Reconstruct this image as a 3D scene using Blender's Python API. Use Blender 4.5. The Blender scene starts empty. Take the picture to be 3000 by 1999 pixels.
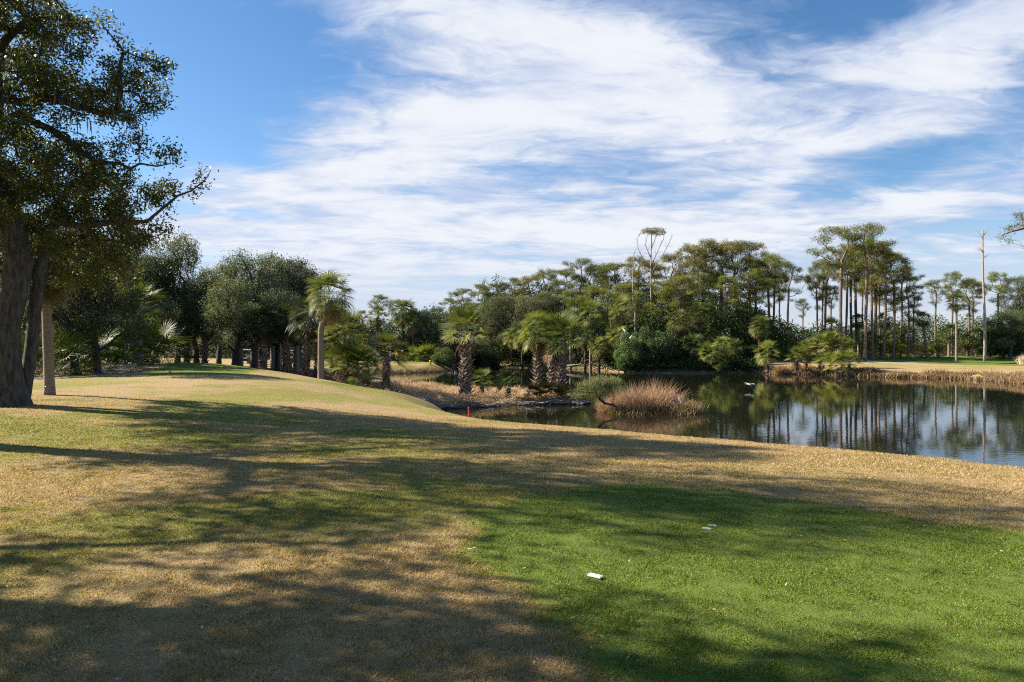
import bpy, math
import numpy as np
from mathutils import Vector, Matrix
R = math.radians
sc = bpy.context.scene
COL = sc.collection

# ------------------------------------------------------------------ camera, sun, sky, exposure
CAMZ = 4.4
cam_d = bpy.data.cameras.new("camera"); cam = bpy.data.objects.new("camera", cam_d); COL.objects.link(cam)
cam.location = (0, 0, CAMZ); cam.rotation_euler = (R(90), 0, 0)
cam_d.sensor_width = 36; cam_d.lens = 24; cam_d.clip_start = 0.05; cam_d.clip_end = 6000
sc.camera = cam
SUN_EL = 33.0
SUN_AZ = math.atan2(-1.0, 0.27)          # towards -x, slightly +y
SUNV = Vector((math.sin(SUN_AZ)*math.cos(R(SUN_EL)), math.cos(SUN_AZ)*math.cos(R(SUN_EL)), math.sin(R(SUN_EL))))
sd_ = bpy.data.lights.new("sun", 'SUN'); sun = bpy.data.objects.new("sun", sd_); COL.objects.link(sun)
sd_.energy = 5.0; sd_.angle = R(0.55); sd_.color = (1.0, 0.90, 0.74)
sun.rotation_euler = (-SUNV).to_track_quat('-Z', 'Y').to_euler()
sun.location = (-30, 10, 40)
vs = sc.view_settings
vs.view_transform = 'Standard'; vs.look = 'None'; vs.gamma = 1; vs.use_curve_mapping = False
vs.exposure = 1.42
sc.cycles.max_bounces = 6; sc.cycles.diffuse_bounces = 2; sc.cycles.glossy_bounces = 3
sc.cycles.transmission_bounces = 3; sc.cycles.transparent_max_bounces = 4
sc.cycles.filter_width = 1.15
sc.cycles.caustics_reflective = False; sc.cycles.caustics_refractive = False
try:
    sc.cycles.use_denoising = False
except Exception: pass

class NT:
    """tiny node-graph helper"""
    def __init__(s, nt): s.nt = nt; s.n = nt.nodes; s.l = nt.links; s.n.clear()
    def node(s, t, **kw):
        o = s.n.new(t)
        for k, v in kw.items(): setattr(o, k, v)
        return o
    def put(s, sock, v):
        if isinstance(v, bpy.types.NodeSocket): s.l.new(v, sock)
        elif isinstance(v, (tuple, list)) and sock.type == 'RGBA' and len(v) == 3: sock.default_value = (*v, 1)
        else: sock.default_value = v
    def m(s, op, a, b=0.0, c=None, clamp=False):
        o = s.node('ShaderNodeMath', operation=op); o.use_clamp = clamp
        s.put(o.inputs[0], a); s.put(o.inputs[1], b)
        if c is not None: s.put(o.inputs[2], c)
        return o.outputs[0]
    def mix(s, f, a, b, mode='MIX'):
        o = s.node('ShaderNodeMix', data_type='RGBA', blend_type=mode)
        s.put(o.inputs[0], f); s.put(o.inputs[6], a); s.put(o.inputs[7], b)
        return o.outputs[2]
    def noise(s, vec, scale, detail=4, rough=.55, dist=0.0):
        o = s.node('ShaderNodeTexNoise'); o.inputs['Scale'].default_value = scale
        o.inputs['Detail'].default_value = detail; o.inputs['Roughness'].default_value = rough
        o.inputs['Distortion'].default_value = dist
        if vec is not None: s.l.new(vec, o.inputs['Vector'])
        return o
    def ss(s, v, lo, hi, a=0.0, b=1.0):
        o = s.node('ShaderNodeMapRange', interpolation_type='SMOOTHSTEP')
        s.put(o.inputs[0], v)
        for i, q in enumerate((lo, hi, a, b)): s.put(o.inputs[1+i], q)
        return o.outputs[0]
    def scale(s, vec, v):
        o = s.node('ShaderNodeVectorMath', operation='MULTIPLY'); s.put(o.inputs[0], vec); s.put(o.inputs[1], v)
        return o.outputs[0]

def make_world():
    w = bpy.data.worlds.new("World"); sc.world = w; w.use_nodes = True
    g = NT(w.node_tree)
    sky = g.node('ShaderNodeTexSky', sky_type='NISHITA'); sky.sun_disc = False
    sky.sun_elevation = R(SUN_EL); sky.sun_rotation = SUN_AZ; sky.air_density = 1.0; sky.dust_density = 0.3; sky.ozone_density = 3.0
    tc = g.node('ShaderNodeTexCoord')
    sep = g.node('ShaderNodeSeparateXYZ'); g.l.new(tc.outputs['Generated'], sep.inputs[0])
    X, Y, Z = sep.outputs
    Zc = g.m('MAXIMUM', Z, 0.0)
    # a flat cloud layer overhead: project the view direction on it
    den = g.m('ADD', Zc, 0.10)
    cb = g.node('ShaderNodeCombineXYZ'); g.l.new(g.m('DIVIDE', X, den), cb.inputs[0]); g.l.new(g.m('DIVIDE', Y, den), cb.inputs[1])
    P = cb.outputs[0]
    # azimuth / elevation in the northern half, for where the big cloud masses lie
    Yc = g.m('MAXIMUM', Y, 0.05)
    U = g.m('DIVIDE', X, Yc); V = g.m('DIVIDE', Zc, Yc)
    wn = g.noise(P, 0.9, 3, .5)
    dU = g.m('MULTIPLY', g.m('SUBTRACT', wn.outputs['Fac'], .5), .30)
    sepc = g.node('ShaderNodeSeparateColor'); g.l.new(wn.outputs['Color'], sepc.inputs[0])
    dV = g.m('MULTIPLY', g.m('SUBTRACT', sepc.outputs[1], .5), .12)
    Uw = g.m('ADD', U, dU); Vw = g.m('ADD', V, dV)
    def blob(u, v, a, b, deg, amp):
        c, s_ = math.cos(R(deg)), math.sin(R(deg))
        x = g.m('SUBTRACT', Uw, u); y = g.m('SUBTRACT', Vw, v)
        p = g.m('ADD', g.m('MULTIPLY', x, c/a), g.m('MULTIPLY', y, s_/a))
        q = g.m('ADD', g.m('MULTIPLY', x, -s_/b), g.m('MULTIPLY', y, c/b))
        r2 = g.m('ADD', g.m('MULTIPLY', p, p), g.m('MULTIPLY', q, q))
        return g.m('MULTIPLY', g.m('POWER', 2.718, g.m('MULTIPLY', r2, -1.0)), amp)
    tot = None
    for b in BLOBS:
        q = blob(*b); tot = q if tot is None else g.m('ADD', tot, q)
    # streaky texture: wisps drawn out along one direction
    rot = g.node('ShaderNodeMapping'); rot.inputs['Rotation'].default_value = (0, 0, R(-28)); rot.inputs['Scale'].default_value = (.7, 1.15, 1)
    g.l.new(P, rot.inputs[0])
    wv = g.node('ShaderNodeVectorMath', operation='ADD'); g.l.new(rot.outputs[0], wv.inputs[0]); g.l.new(g.scale(g.noise(rot.outputs[0], 1.7, 4, .55).outputs['Color'], (.55, .55, 0)), wv.inputs[1])
    n1 = g.noise(wv.outputs[0], 1.15, 12, .60, .3)
    n2 = g.noise(wv.outputs[0], 4.2, 12, .68, .25)
    tex = g.m('ADD', g.m('MULTIPLY', n1.outputs['Fac'], 1.0), g.m('MULTIPLY', n2.outputs['Fac'], .55))
    tex = g.m('SUBTRACT', tex, .775)
    dens = g.m('ADD', g.m('ADD', g.m('MULTIPLY', g.m('MINIMUM', tot, 1.25), .66), .08), g.m('MULTIPLY', tex, 2.9))
    cov = g.m('MULTIPLY', g.ss(dens, -.02, .95), .97)
    hz = g.ss(V, .26, .04, 0.0, .88)           # thin high veil towards the horizon
    hz = g.m('MULTIPLY', hz, g.ss(g.noise(rot.outputs[0], 1.1, 6, .55).outputs['Fac'], .22, .55, .55, 1.0))
    cov = g.m('MAXIMUM', cov, hz, clamp=True)
    ccol = g.mix(g.ss(g.m('ADD', dens, g.m('MULTIPLY', g.m('SUBTRACT', g.noise(rot.outputs[0], 2.6, 8, .6, .4).outputs['Fac'], .5), 2.2)), .25, 1.35), (4.6, 5.3, 7.0), (7.3, 7.55, 8.0))
    ccol = g.mix(g.ss(V, .16, .0), ccol, (5.3, 5.85, 7.1))
    # blue of the clear sky, kept as the Sky Texture gives it but a little more saturated
    hsv = g.node('ShaderNodeHueSaturation'); hsv.inputs['Saturation'].default_value = 1.2; hsv.inputs['Value'].default_value = 1.25
    g.l.new(sky.outputs[0], hsv.inputs['Color'])
    bg = g.node('ShaderNodeBackground'); g.put(bg.inputs[0], g.mix(cov, hsv.outputs[0], ccol)); bg.inputs[1].default_value = 0.046
    out = g.node('ShaderNodeOutputWorld'); g.l.new(bg.outputs[0], out.inputs[0])
# (u, v, half-length, half-width, tilt, amount); u = x/y and v = z/y of a direction
BLOBS = [
    (-.28, .20, .34, .085, 3, .85), (-.02, .27, .36, .12, 22, .75), (.22, .33, .40, .10, 6, .80),
    (.62, .42, .34, .075, 27, .95), (.05, .15, .60, .09, 2, .75), (-.05, .45, .30, .07, -8, .42),
    (.50, .19, .40, .05, 8, .45), (-.45, .17, .30, .05, 0, .40), (.33, .22, .25, .06, 15, .5),
    (-.36, .375, .16, .11, 10, -.55), (.56, .52, .22, .045, 12, -.6), (.62, .285, .25, .03, 16, -.55), (-.52, .32, .16, .14, 0, -.6),
    (-.12, .50, .34, .06, -6, .55), (.72, .24, .28, .07, 14, .35), (.2, .10, .9, .05, 0, .35), (.18, .42, .18, .05, -20, .30),
    (-.33, .355, .13, .018, -12, .55), (-.44, .27, .14, .025, -14, .5), (-.50, .43, .12, .02, 10, .35),
    (1.6, .4, .8, .3, 10, .3), (-1.8, .5, .8, .3, 0, .15),
]
make_world()

# ------------------------------------------------------------------ numbers: noise, meshes
def hash2(ix, iy, seed):
    h = (ix.astype(np.int64)*374761393 + iy.astype(np.int64)*668265263 + seed*982451653) & 0xffffffff
    h = ((h ^ (h >> 13))*1274126177) & 0xffffffff
    return ((h ^ (h >> 16)) & 0xffff)/65535.0
def vnoise(x, y, seed=0):
    ix = np.floor(x); iy = np.floor(y); fx = x-ix; fy = y-iy
    fx = fx*fx*(3-2*fx); fy = fy*fy*(3-2*fy)
    a = hash2(ix, iy, seed); b = hash2(ix+1, iy, seed); c = hash2(ix, iy+1, seed); d = hash2(ix+1, iy+1, seed)
    return (a*(1-fx)+b*fx)*(1-fy)+(c*(1-fx)+d*fx)*fy
def fbm(x, y, seed=0, o=4):
    s = 0; a = .5; t = 0
    for k in range(o):
        s = s+a*vnoise(x*2**k+17.3*k, y*2**k-9.1*k, seed+k); t += a; a *= .5
    return s/t
def sstep(v, lo, hi):
    t = np.clip((v-lo)/(hi-lo), 0, 1); return t*t*(3-2*t)

def tag(o, label=None, cat=None, group=None, kind=None):
    if label: o["label"] = label
    if cat: o["category"] = cat
    if group: o["group"] = group
    if kind: o["kind"] = kind
    return o
def mesh(name, V, F, mat, attrs=None, smooth=False, cols=None):
    """V (n,3); F a list of index arrays (m,3) / (m,4)"""
    V = np.asarray(V, np.float32); F = [np.asarray(f, np.int32) for f in (F if isinstance(F, list) else [F]) if len(f)]
    me = bpy.data.meshes.new(name)
    me.vertices.add(len(V)); me.vertices.foreach_set('co', V.ravel())
    nl = sum(f.size for f in F); nf = sum(len(f) for f in F)
    me.loops.add(nl); me.polygons.add(nf)
    me.loops.foreach_set('vertex_index', np.concatenate([f.ravel() for f in F]))
    tot = np.concatenate([np.full(len(f), f.shape[1], np.int32) for f in F])
    st = np.concatenate([[0], np.cumsum(tot)[:-1]]).astype(np.int32)
    me.polygons.foreach_set('loop_start', st)
    try: me.polygons.foreach_set('loop_total', tot)
    except Exception: pass
    me.polygons.foreach_set('use_smooth', np.full(nf, smooth))
    for k, a in (attrs or {}).items():
        at = me.attributes.new(k, 'FLOAT', 'POINT'); at.data.foreach_set('value', np.asarray(a, np.float32))
    for k, a in (cols or {}).items():
        at = me.attributes.new(k, 'FLOAT_COLOR', 'POINT'); at.data.foreach_set('color', np.asarray(a, np.float32).ravel())
    me.update(calc_edges=True); me.validate()
    if mat: me.materials.append(mat)
    return me
def obj(name, me, parent=None, loc=None, rz=0.0, scale=None, color=None):
    o = bpy.data.objects.new(name, me); COL.objects.link(o)
    if parent: o.parent = parent
    if loc is not None: o.location = loc
    if rz: o.rotation_euler = (0, 0, rz)
    if scale is not None: o.scale = scale if hasattr(scale, '__len__') else (scale,)*3
    if color is not None: o.color = (*color, 1)
    return o
def empty(name, loc, label, cat, group=None, rz=0.0, scale=None):
    o = bpy.data.objects.new(name, None); COL.objects.link(o); o.location = loc; o.rotation_euler = (0, 0, rz)
    o.empty_display_size = .3
    if scale is not None: o.scale = scale if hasattr(scale, '__len__') else (scale,)*3
    return tag(o, label, cat, group)
class MB:
    def __init__(s): s.V = []; s.F3 = []; s.F4 = []; s.T = []; s.n = 0
    def add(s, V, F3=None, F4=None, t=0.5):
        V = np.asarray(V, float).reshape(-1, 3)
        if F3 is not None and len(F3): s.F3.append(np.asarray(F3).reshape(-1, 3)+s.n)
        if F4 is not None and len(F4): s.F4.append(np.asarray(F4).reshape(-1, 4)+s.n)
        s.V.append(V); s.T.append(np.full(len(V), t) if np.isscalar(t) else np.asarray(t, float)); s.n += len(V)
    def tube(s, P, r, k=6, t=.5, cap=True, squash=1.0):
        P = np.asarray(P, float); n = len(P); r = np.full(n, r) if np.isscalar(r) else np.asarray(r, float)
        T = np.gradient(P, axis=0); T /= np.linalg.norm(T, axis=1)[:, None]+1e-9
        ref = np.array([0, 0, 1.]) if abs(T[0][2]) < .9 else np.array([1., 0, 0])
        A = np.cross(T, ref); bad = np.linalg.norm(A, axis=1) < .15
        A[bad] = np.cross(T[bad], np.array([.3, 1., .1])); A /= np.linalg.norm(A, axis=1)[:, None]+1e-9
        for i in range(1, n):                                   # keep the frame from flipping
            v = A[i-1]-T[i]*np.dot(A[i-1], T[i]); l = np.linalg.norm(v)
            if l > 1e-4: A[i] = v/l
        B = np.cross(T, A)
        a = np.arange(k)/k*2*math.pi
        V = P[:, None]+r[:, None, None]*(np.cos(a)[None, :, None]*A[:, None]+squash*np.sin(a)[None, :, None]*B[:, None])
        V = V.reshape(-1, 3)
        i = np.arange(n-1)[:, None]*k; j = np.arange(k)[None]; j2 = (j+1) % k
        F = np.stack([i+j, i+j2, i+k+j2, i+k+j], -1).reshape(-1, 4)
        tt = np.repeat(t, k) if not np.isscalar(t) else t
        F3 = []
        if cap:
            V = np.vstack([V, P[:1], P[-1:]]); c0 = n*k
            F3 = [(c0, (q+1) % k, q) for q in range(k)]+[(c0+1, (n-1)*k+q, (n-1)*k+(q+1) % k) for q in range(k)]
            if not np.isscalar(tt): tt = np.concatenate([tt, tt[:1], tt[-1:]])
        s.add(V, F3, F, tt)
    def box(s, c, d, rz=0, t=.5, tilt=0):
        x, y, z = [q/2 for q in d]
        V = np.array([(-x, -y, -z), (x, -y, -z), (x, y, -z), (-x, y, -z), (-x, -y, z), (x, -y, z), (x, y, z), (-x, y, z)])
        if tilt: c_, s_ = math.cos(tilt), math.sin(tilt); V = V@np.array([[c_, 0, -s_], [0, 1, 0], [s_, 0, c_]])
        c1, s1 = math.cos(rz), math.sin(rz); V = V@np.array([[c1, s1, 0], [-s1, c1, 0], [0, 0, 1]])
        s.add(V+np.array(c), None, [(0, 3, 2, 1), (4, 5, 6, 7), (0, 1, 5, 4), (1, 2, 6, 5), (2, 3, 7, 6), (3, 0, 4, 7)], t)
    def mesh(s, name, mat, smooth=False):
        F = []
        if s.F3: F.append(np.concatenate(s.F3))
        if s.F4: F.append(np.concatenate(s.F4))
        return mesh(name, np.concatenate(s.V), F, mat, {'tint': np.concatenate(s.T)}, smooth)
def unit(v): return v/(np.linalg.norm(v, axis=-1, keepdims=True)+1e-9)
def leaves(C, rg, L, W, up=.3, drop=0.0, tint=None, D=None):
    """rhombic leaves at the points C"""
    n = len(C); D = unit(rg.normal(size=(n, 3))+np.array([0, 0, -drop])) if D is None else D
    N = unit(rg.normal(size=(n, 3))+np.array([0, 0, up]))
    S = unit(np.cross(D, N)); l = L*rg.uniform(.7, 1.3, n)[:, None]; w = W*rg.uniform(.7, 1.2, n)[:, None]
    V = np.stack([C, C+D*l*.5+S*w*.5, C+D*l, C+D*l*.5-S*w*.5], 1).reshape(-1, 3)
    F = np.arange(n*4).reshape(-1, 4)
    t = rg.random(n) if tint is None else tint
    return V, F, np.repeat(t, 4)

# ------------------------------------------------------------------ materials
def mat_new(name):
    m = bpy.data.materials.new(name); m.use_nodes = True; return m, NT(m.node_tree)
def attr(g, name, out='Fac'):
    a = g.node('ShaderNodeAttribute', attribute_name=name); return a.outputs[out]
def ramp(g, f, stops):
    r = g.node('ShaderNodeValToRGB'); e = r.color_ramp.elements
    while len(e) > 1: e.remove(e[-1])
    e[0].position = stops[0][0]; e[0].color = (*stops[0][1], 1)
    for p, c in stops[1:]:
        q = e.new(p); q.color = (*c, 1)
    g.put(r.inputs[0], f); return r.outputs[0]
def foliage(name, stops, rough=.5, trans=.35, spec=.4):
    m, g = mat_new(name)
    c = ramp(g, attr(g, 'tint'), stops)
    oi = g.node('ShaderNodeObjectInfo')
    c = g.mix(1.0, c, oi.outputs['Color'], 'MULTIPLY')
    p = g.node('ShaderNodeBsdfPrincipled'); g.put(p.inputs['Base Color'], c); p.inputs['Roughness'].default_value = rough
    p.inputs['Specular IOR Level'].default_value = spec
    t = g.node('ShaderNodeBsdfTranslucent'); g.put(t.inputs[0], g.mix(1.0, c, (1.25, 1.2, .7), 'MULTIPLY'))
    mx = g.node('ShaderNodeMixShader'); mx.inputs[0].default_value = trans
    g.l.new(p.outputs[0], mx.inputs[1]); g.l.new(t.outputs[0], mx.inputs[2])
    o = g.node('ShaderNodeOutputMaterial'); g.l.new(mx.outputs[0], o.inputs[0]); return m
def solid(name, c1, c2=None, scale=8, rough=.7, bump=0.0, stretch=(1, 1, 1), metal=0.0, objcol=False):
    m, g = mat_new(name)
    tc = g.node('ShaderNodeTexCoord'); v = g.scale(tc.outputs['Object'], stretch)
    n = g.noise(v, scale, 6, .65)
    col = g.mix(g.ss(n.outputs['Fac'], .35, .65), c1, c2 or tuple(q*.75 for q in c1))
    if objcol:
        oi = g.node('ShaderNodeObjectInfo'); col = g.mix(1.0, col, oi.outputs['Color'], 'MULTIPLY')
    p = g.node('ShaderNodeBsdfPrincipled'); g.put(p.inputs['Base Color'], col); p.inputs['Roughness'].default_value = rough
    p.inputs['Metallic'].default_value = metal
    if bump:
        b = g.node('ShaderNodeBump'); b.inputs['Strength'].default_value = bump; b.inputs['Distance'].default_value = .07
        g.l.new(n.outputs['Fac'], b.inputs['Height']); g.l.new(b.outputs[0], p.inputs['Normal'])
    o = g.node('ShaderNodeOutputMaterial'); g.l.new(p.outputs[0], o.inputs[0]); return m

M = {}
M['oak_leaf'] = foliage('oak_leaf', [(0, (.034, .050, .013)), (.55, (.070, .088, .020)), (.85, (.135, .140, .032)), (1, (.21, .155, .045))], .45, .42, .4)
M['oak_grey'] = foliage('live_oak_grey_leaf', [(0, (.062, .078, .042)), (.6, (.125, .145, .078)), (1, (.22, .235, .135))], .6, .28, .2)
M['moss'] = foliage('spanish_moss', [(0, (.10, .105, .085)), (1, (.20, .205, .165))], .8, .2, .1)
M['needle'] = foliage('pine_needle', [(0, (.062, .086, .020)), (.6, (.135, .160, .034)), (1, (.24, .225, .06))], .5, .30, .3)
M['palm_leaf'] = foliage('palm_frond', [(0, (.055, .075, .024)), (.5, (.125, .142, .046)), (.85, (.27, .255, .115)), (1, (.42, .37, .22))], .55, .35, .22)
M['palm_dead'] = foliage('dead_palm_frond', [(0, (.10, .062, .035)), (.6, (.22, .15, .09)), (1, (.33, .26, .17))], .8, .15, .1)
M['shrub_leaf'] = foliage('shrub_leaf', [(0, (.028, .046, .016)), (.6, (.062, .088, .030)), (1, (.13, .15, .06))], .6, .25, .2)
M['reed'] = foliage('dry_reed', [(0, (.22, .155, .105)), (.5, (.44, .335, .24)), (1, (.64, .52, .39))], .7, .25, .2)
M['grass'] = foliage('grass_blade', [(0, (.070, .128, .010)), (.30, (.155, .225, .022)), (.40, (.255, .245, .048)), (.55, (.33, .235, .112)), (.8, (.46, .335, .170)), (1, (.57, .44, .25))], .6, .3, .2)
M['bark'] = solid('oak_bark', (.095, .082, .068), (.030, .025, .020), 13, .95, 1.0, (1, 1, .22))
M['bark_pine'] = solid('pine_bark', (.20, .145, .115), (.115, .080, .062), 5, .9, .8, (1, 1, .4))
M['bark_dead'] = solid('dead_wood', (.33, .29, .25), (.20, .17, .145), 6, .85, .5, (1, 1, .3))
M['palm_trunk'] = solid('smooth_palm_trunk', (.27, .215, .165), (.16, .125, .095), 5, .85, .8, (.4, .4, 7))
M['palm_boot'] = foliage('palm_boot', [(0, (.075, .052, .040)), (.5, (.22, .165, .13)), (1, (.50, .41, .34))], .8, 0.02, .1)
M['white'] = solid('white_plastic', (.80, .79, .76), (.70, .69, .66), 12, .5)
M['dark'] = solid('black_rubber', (.022, .022, .024), (.035, .034, .034), 12, .7)
M['red'] = solid('red_paint', (.62, .035, .02), (.5, .03, .02), 20, .5)
M['yellow'] = solid('yellow_paint', (.75, .42, .03), (.65, .36, .03), 10, .5)
M['teal'] = solid('teal_paint', (.015, .085, .10), (.02, .10, .115), 6, .3)
M['seat'] = solid('cream_vinyl', (.55, .49, .38), None, 8, .6)
M['metal'] = solid('grey_metal', (.35, .36, .37), (.28, .28, .29), 8, .4, metal=.6)
M['stone'] = solid('pale_stone', (.45, .42, .37), (.32, .30, .27), 2, .9, .6)
M['wood_grey'] = solid('weathered_wood', (.30, .27, .24), (.19, .17, .15), 4, .85, .5, (1, 1, 1))
M['skin'] = solid('skin', (.50, .30, .21), (.46, .27, .19), 6, .55)
M['cloth'] = solid('plain_cloth', (1, 1, 1), (.86, .86, .86), 6, .85, objcol=True)
M['feather'] = solid('white_feather', (.80, .80, .78), (.72, .72, .71), 20, .7)
M['feather_grey'] = solid('grey_feather', (.22, .25, .31), (.15, .17, .21), 20, .7)

# ------------------------------------------------------------------ terrain
def W(px, d): return (px-1500)/2000*d
CREST = [(3300, 1405, 10.5), (3000, 1370, 12), (2600, 1335, 13.5), (2200, 1300, 15.5), (1800, 1265, 18), (1500, 1240, 21),
         (1370, 1225, 23.5), (1250, 1198, 27), (1160, 1170, 31.5), (1050, 1132, 38), (900, 1104, 41), (790, 1087, 43), (650, 1068, 46)]
CP = [(0, 0, 2.5), (-8, 0, 2.55), (6, 0, 2.45), (-6, 7, 2.5), (0, 7, 2.5), (5, 7, 2.42), (-14, 19, 2.6), (-15.5, 22.9, 2.6), (-13, 9, 2.55),
      (0, -30, 2.4), (-30, 0, 2.6), (-30, 20, 2.6), (-6, 14, 2.42), (0, 13, 2.34), (-10, 30, 2.5), (-15.3, 34, 2.72), (-23.7, 50, 2.78), (-17, 42, 2.72), (-20, 29, 2.62), (-22, 38, 2.65),
      (-30, 45, 2.6), (-35, 60, 2.3), (-24, 60, 2.2), (-18.2, 55, 1.75), (-15.1, 52, 1.2), (-10.5, 50, .95), (-9, 50, 1.0), (-32, 80, 1.4), (-26, 78, 1.3), (-48, 120, 1.3), (-60, 90, 1.7),
      (-8, 42, 1.15), (-7.6, 45, .6), (-5.5, 46, .45), (-2, 50, .35), (-7, 53, .45), (4, 51, .3), (1, 48, .3),
      (-17, 102, 1.15), (-12, 101, 1.1), (-28, 100, 1.2), (0, 118, 1.1), (0, 150, 1.6), (-20, 150, 1.5), (22, 104, .9), (22, 130, 1.5),
      (57.5, 115, 1.45), (74, 125, 1.65), (75, 113, 1.25), (85, 110, 1.4), (62, 98, .9), (36, 112, 1.25), (50, 104, 1.2), (100, 150, 1.8), (50, 150, 1.7), (120, 100, 1.5), (-60, 180, 1.5), (60, 200, 1.5), (-90, 60, 2.2)]
for px, y, d in CREST: CP.append((W(px, d), d, CAMZ-(y-1000)/2000*d))
CP = np.array(CP, float)
def _phi(a, b): return np.sqrt(((a[:, None]-b[None])**2).sum(-1)+4.0)
_K = _phi(CP[:, :2], CP[:, :2])
_zm = 1.5
_wt = np.linalg.solve(_K+np.eye(len(CP))*1e-3, CP[:, 2]-_zm)
WATER = np.array([(17, 4), (14.2, 9.5), (12.2, 14.2), (10.8, 16.3), (8.5, 18.6), (5.6, 21.2), (3.0, 24.0), (1.3, 26.8), (-.5, 30.2), (-2.6, 35), (-3.6, 40),
    (-5.2, 43.0), (-4.4, 44.3), (-1.2, 46), (1.4, 47.3), (4.4, 47.9), (5.5, 49.3), (5.0, 53), (2.8, 56), (-1.5, 58.3), (-5.1, 60.3), (-9.5, 62.5), (-12.0, 66),
    (-15.4, 70), (-18.7, 78), (-19.8, 86), (-18.7, 91), (-14.1, 93.5), (-10.2, 96.5), (-8.9, 102), (-10.2, 110), (-11, 120), (-7, 121), (-4, 113), (0, 111.5), (6, 110), (12, 105.5),
    (14, 98), (16.5, 94.5), (22, 93), (28, 93.4), (31, 94.5), (35, 92), (40, 90), (43, 85.5), (46.5, 83), (52, 80), (53.5, 75), (52.4, 70), (60, 66), (78, 58), (88, 42), (80, 18), (55, 4), (32, -2), (22, -1)], float)
def poly_sd(P, poly):
    """signed distance, positive outside"""
    n = len(P); best = np.full(n, 1e9); inside = np.zeros(n, bool)
    for i in range(len(poly)):
        a = poly[i]; b = poly[(i+1) % len(poly)]; e = b-a; w = P-a
        t = np.clip((w@e)/(e@e), 0, 1); q = w-t[:, None]*e
        best = np.minimum(best, (q*q).sum(1))
        c = ((a[1] > P[:, 1]) != (b[1] > P[:, 1]))
        with np.errstate(divide='ignore', invalid='ignore'):
            xx = (b[0]-a[0])*(P[:, 1]-a[1])/(b[1]-a[1]+1e-12)+a[0]
        inside ^= c & (P[:, 0] < xx)
    s = np.sqrt(best); return np.where(inside, -s, s)
def terrain(x, y):
    x = np.atleast_1d(np.asarray(x, float)); y = np.atleast_1d(np.asarray(y, float)); out = np.empty(len(x))
    for s in range(0, len(x), 60000):
        P = np.stack([x[s:s+60000], y[s:s+60000]], 1)
        B = _zm+_phi(P, CP[:, :2])@_wt
        far = sstep(np.hypot(P[:, 0]-10, P[:, 1]-70), 110, 220)
        B = B*(1-far)+1.6*far
        B = np.clip(B, .25, 3.2)
        B = B+(fbm(P[:, 0]*.3, P[:, 1]*.3, 5)-.5)*.10*sstep(np.hypot(P[:, 0], P[:, 1]), 14, 40)
        sd = poly_sd(P, WATER)+(fbm(P[:, 0]*.8, P[:, 1]*.8, 9)-.5)*.6*sstep(P[:, 1], 30, 45)
        w = 4.2+(1.4-4.2)*sstep(P[:, 1], 34, 44)+(3.2-1.4)*sstep(P[:, 1], 62, 75)
        t = np.clip(sd/w, 0, 1); S = 1-(1-t)**2
        out[s:s+60000] = np.where(sd > 0, B*S, np.maximum(-1.6, sd*.45))
    return out
def gz(x, y): return float(terrain([x], [y])[0])
def grow_axis(segs):
    out = [segs[0][0]]
    for a, b, h in segs: out += list(np.linspace(a, b, max(1, int(round((b-a)/h)))+1)[1:])
    return np.array(out)
GX = grow_axis([(-1500, -300, 200), (-300, -90, 15), (-90, -30, 1.6), (-30, -13, .4), (-13, 14, .16), (14, 30, .5), (30, 100, .9), (100, 300, 20), (300, 1500, 200)])
GY = grow_axis([(-400, -40, 60), (-40, -2, 2.5), (-2, 26, .16), (26, 64, .3), (64, 130, .8), (130, 300, 12), (300, 1800, 250)])
TEE1 = np.array([(.26, 8.75), (.92, 9.3), (1.85, 9.45), (2.9, 9.1), (4.0, 8.15), (5.2, 7.1), (6.5, 5.6), (6.8, 3), (5, .5), (2, .5), (.9, 2.5), (.62, 3.8), (.35, 4.3), (.05, 4.9), (-.25, 5.5), (-.5, 6.2), (-.4, 7.1), (-.1, 8.1)])
TEE2 = np.array([(-15.6, 33.2), (-18.3, 33.6), (-19.4, 36), (-21.5, 42), (-23.5, 49), (-18, 48.5), (-16.4, 46), (-15.6, 42), (-14.4, 37.5), (-13.9, 35.2)])
GREEN3 = np.array([(57, 109), (57, 120), (66, 127), (80, 127), (105, 118), (100, 86), (84, 85.5), (72, 93), (64, 100), (57.5, 105)])
GREEN4 = np.array([(-26, 98.5), (-12.5, 99.5), (-11.5, 103), (-16, 107), (-28, 106)])
PATH = np.array([(-30, 26), (-23.5, 28), (-21.8, 31), (-21.7, 38), (-24.5, 46), (-28.5, 56), (-31, 68), (-33, 82), (-36, 84), (-34, 68), (-31, 56), (-27, 46), (-23.6, 38), (-23.6, 32.5), (-25, 30), (-31, 28.5)])
MULCH = np.array([(-20.6, 47.2), (-24, 50.6), (-30, 56), (-31, 72), (-24, 76), (-17, 70), (-12, 64), (-13, 57), (-11.3, 48.6), (-12.6, 44.6), (-15.3, 45.0), (-18, 46.4)])
WOODL = np.array([(-22.5, 27), (-25.2, 33), (-25.4, 40), (-28, 48), (-32, 58), (-36, 84), (-120, 95), (-120, 20), (-40, 18)])
SAND = np.array([(42, 101), (50, 100.8), (58, 102.5), (66, 104), (58, 104.6), (50, 104), (42, 103.6)])
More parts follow.
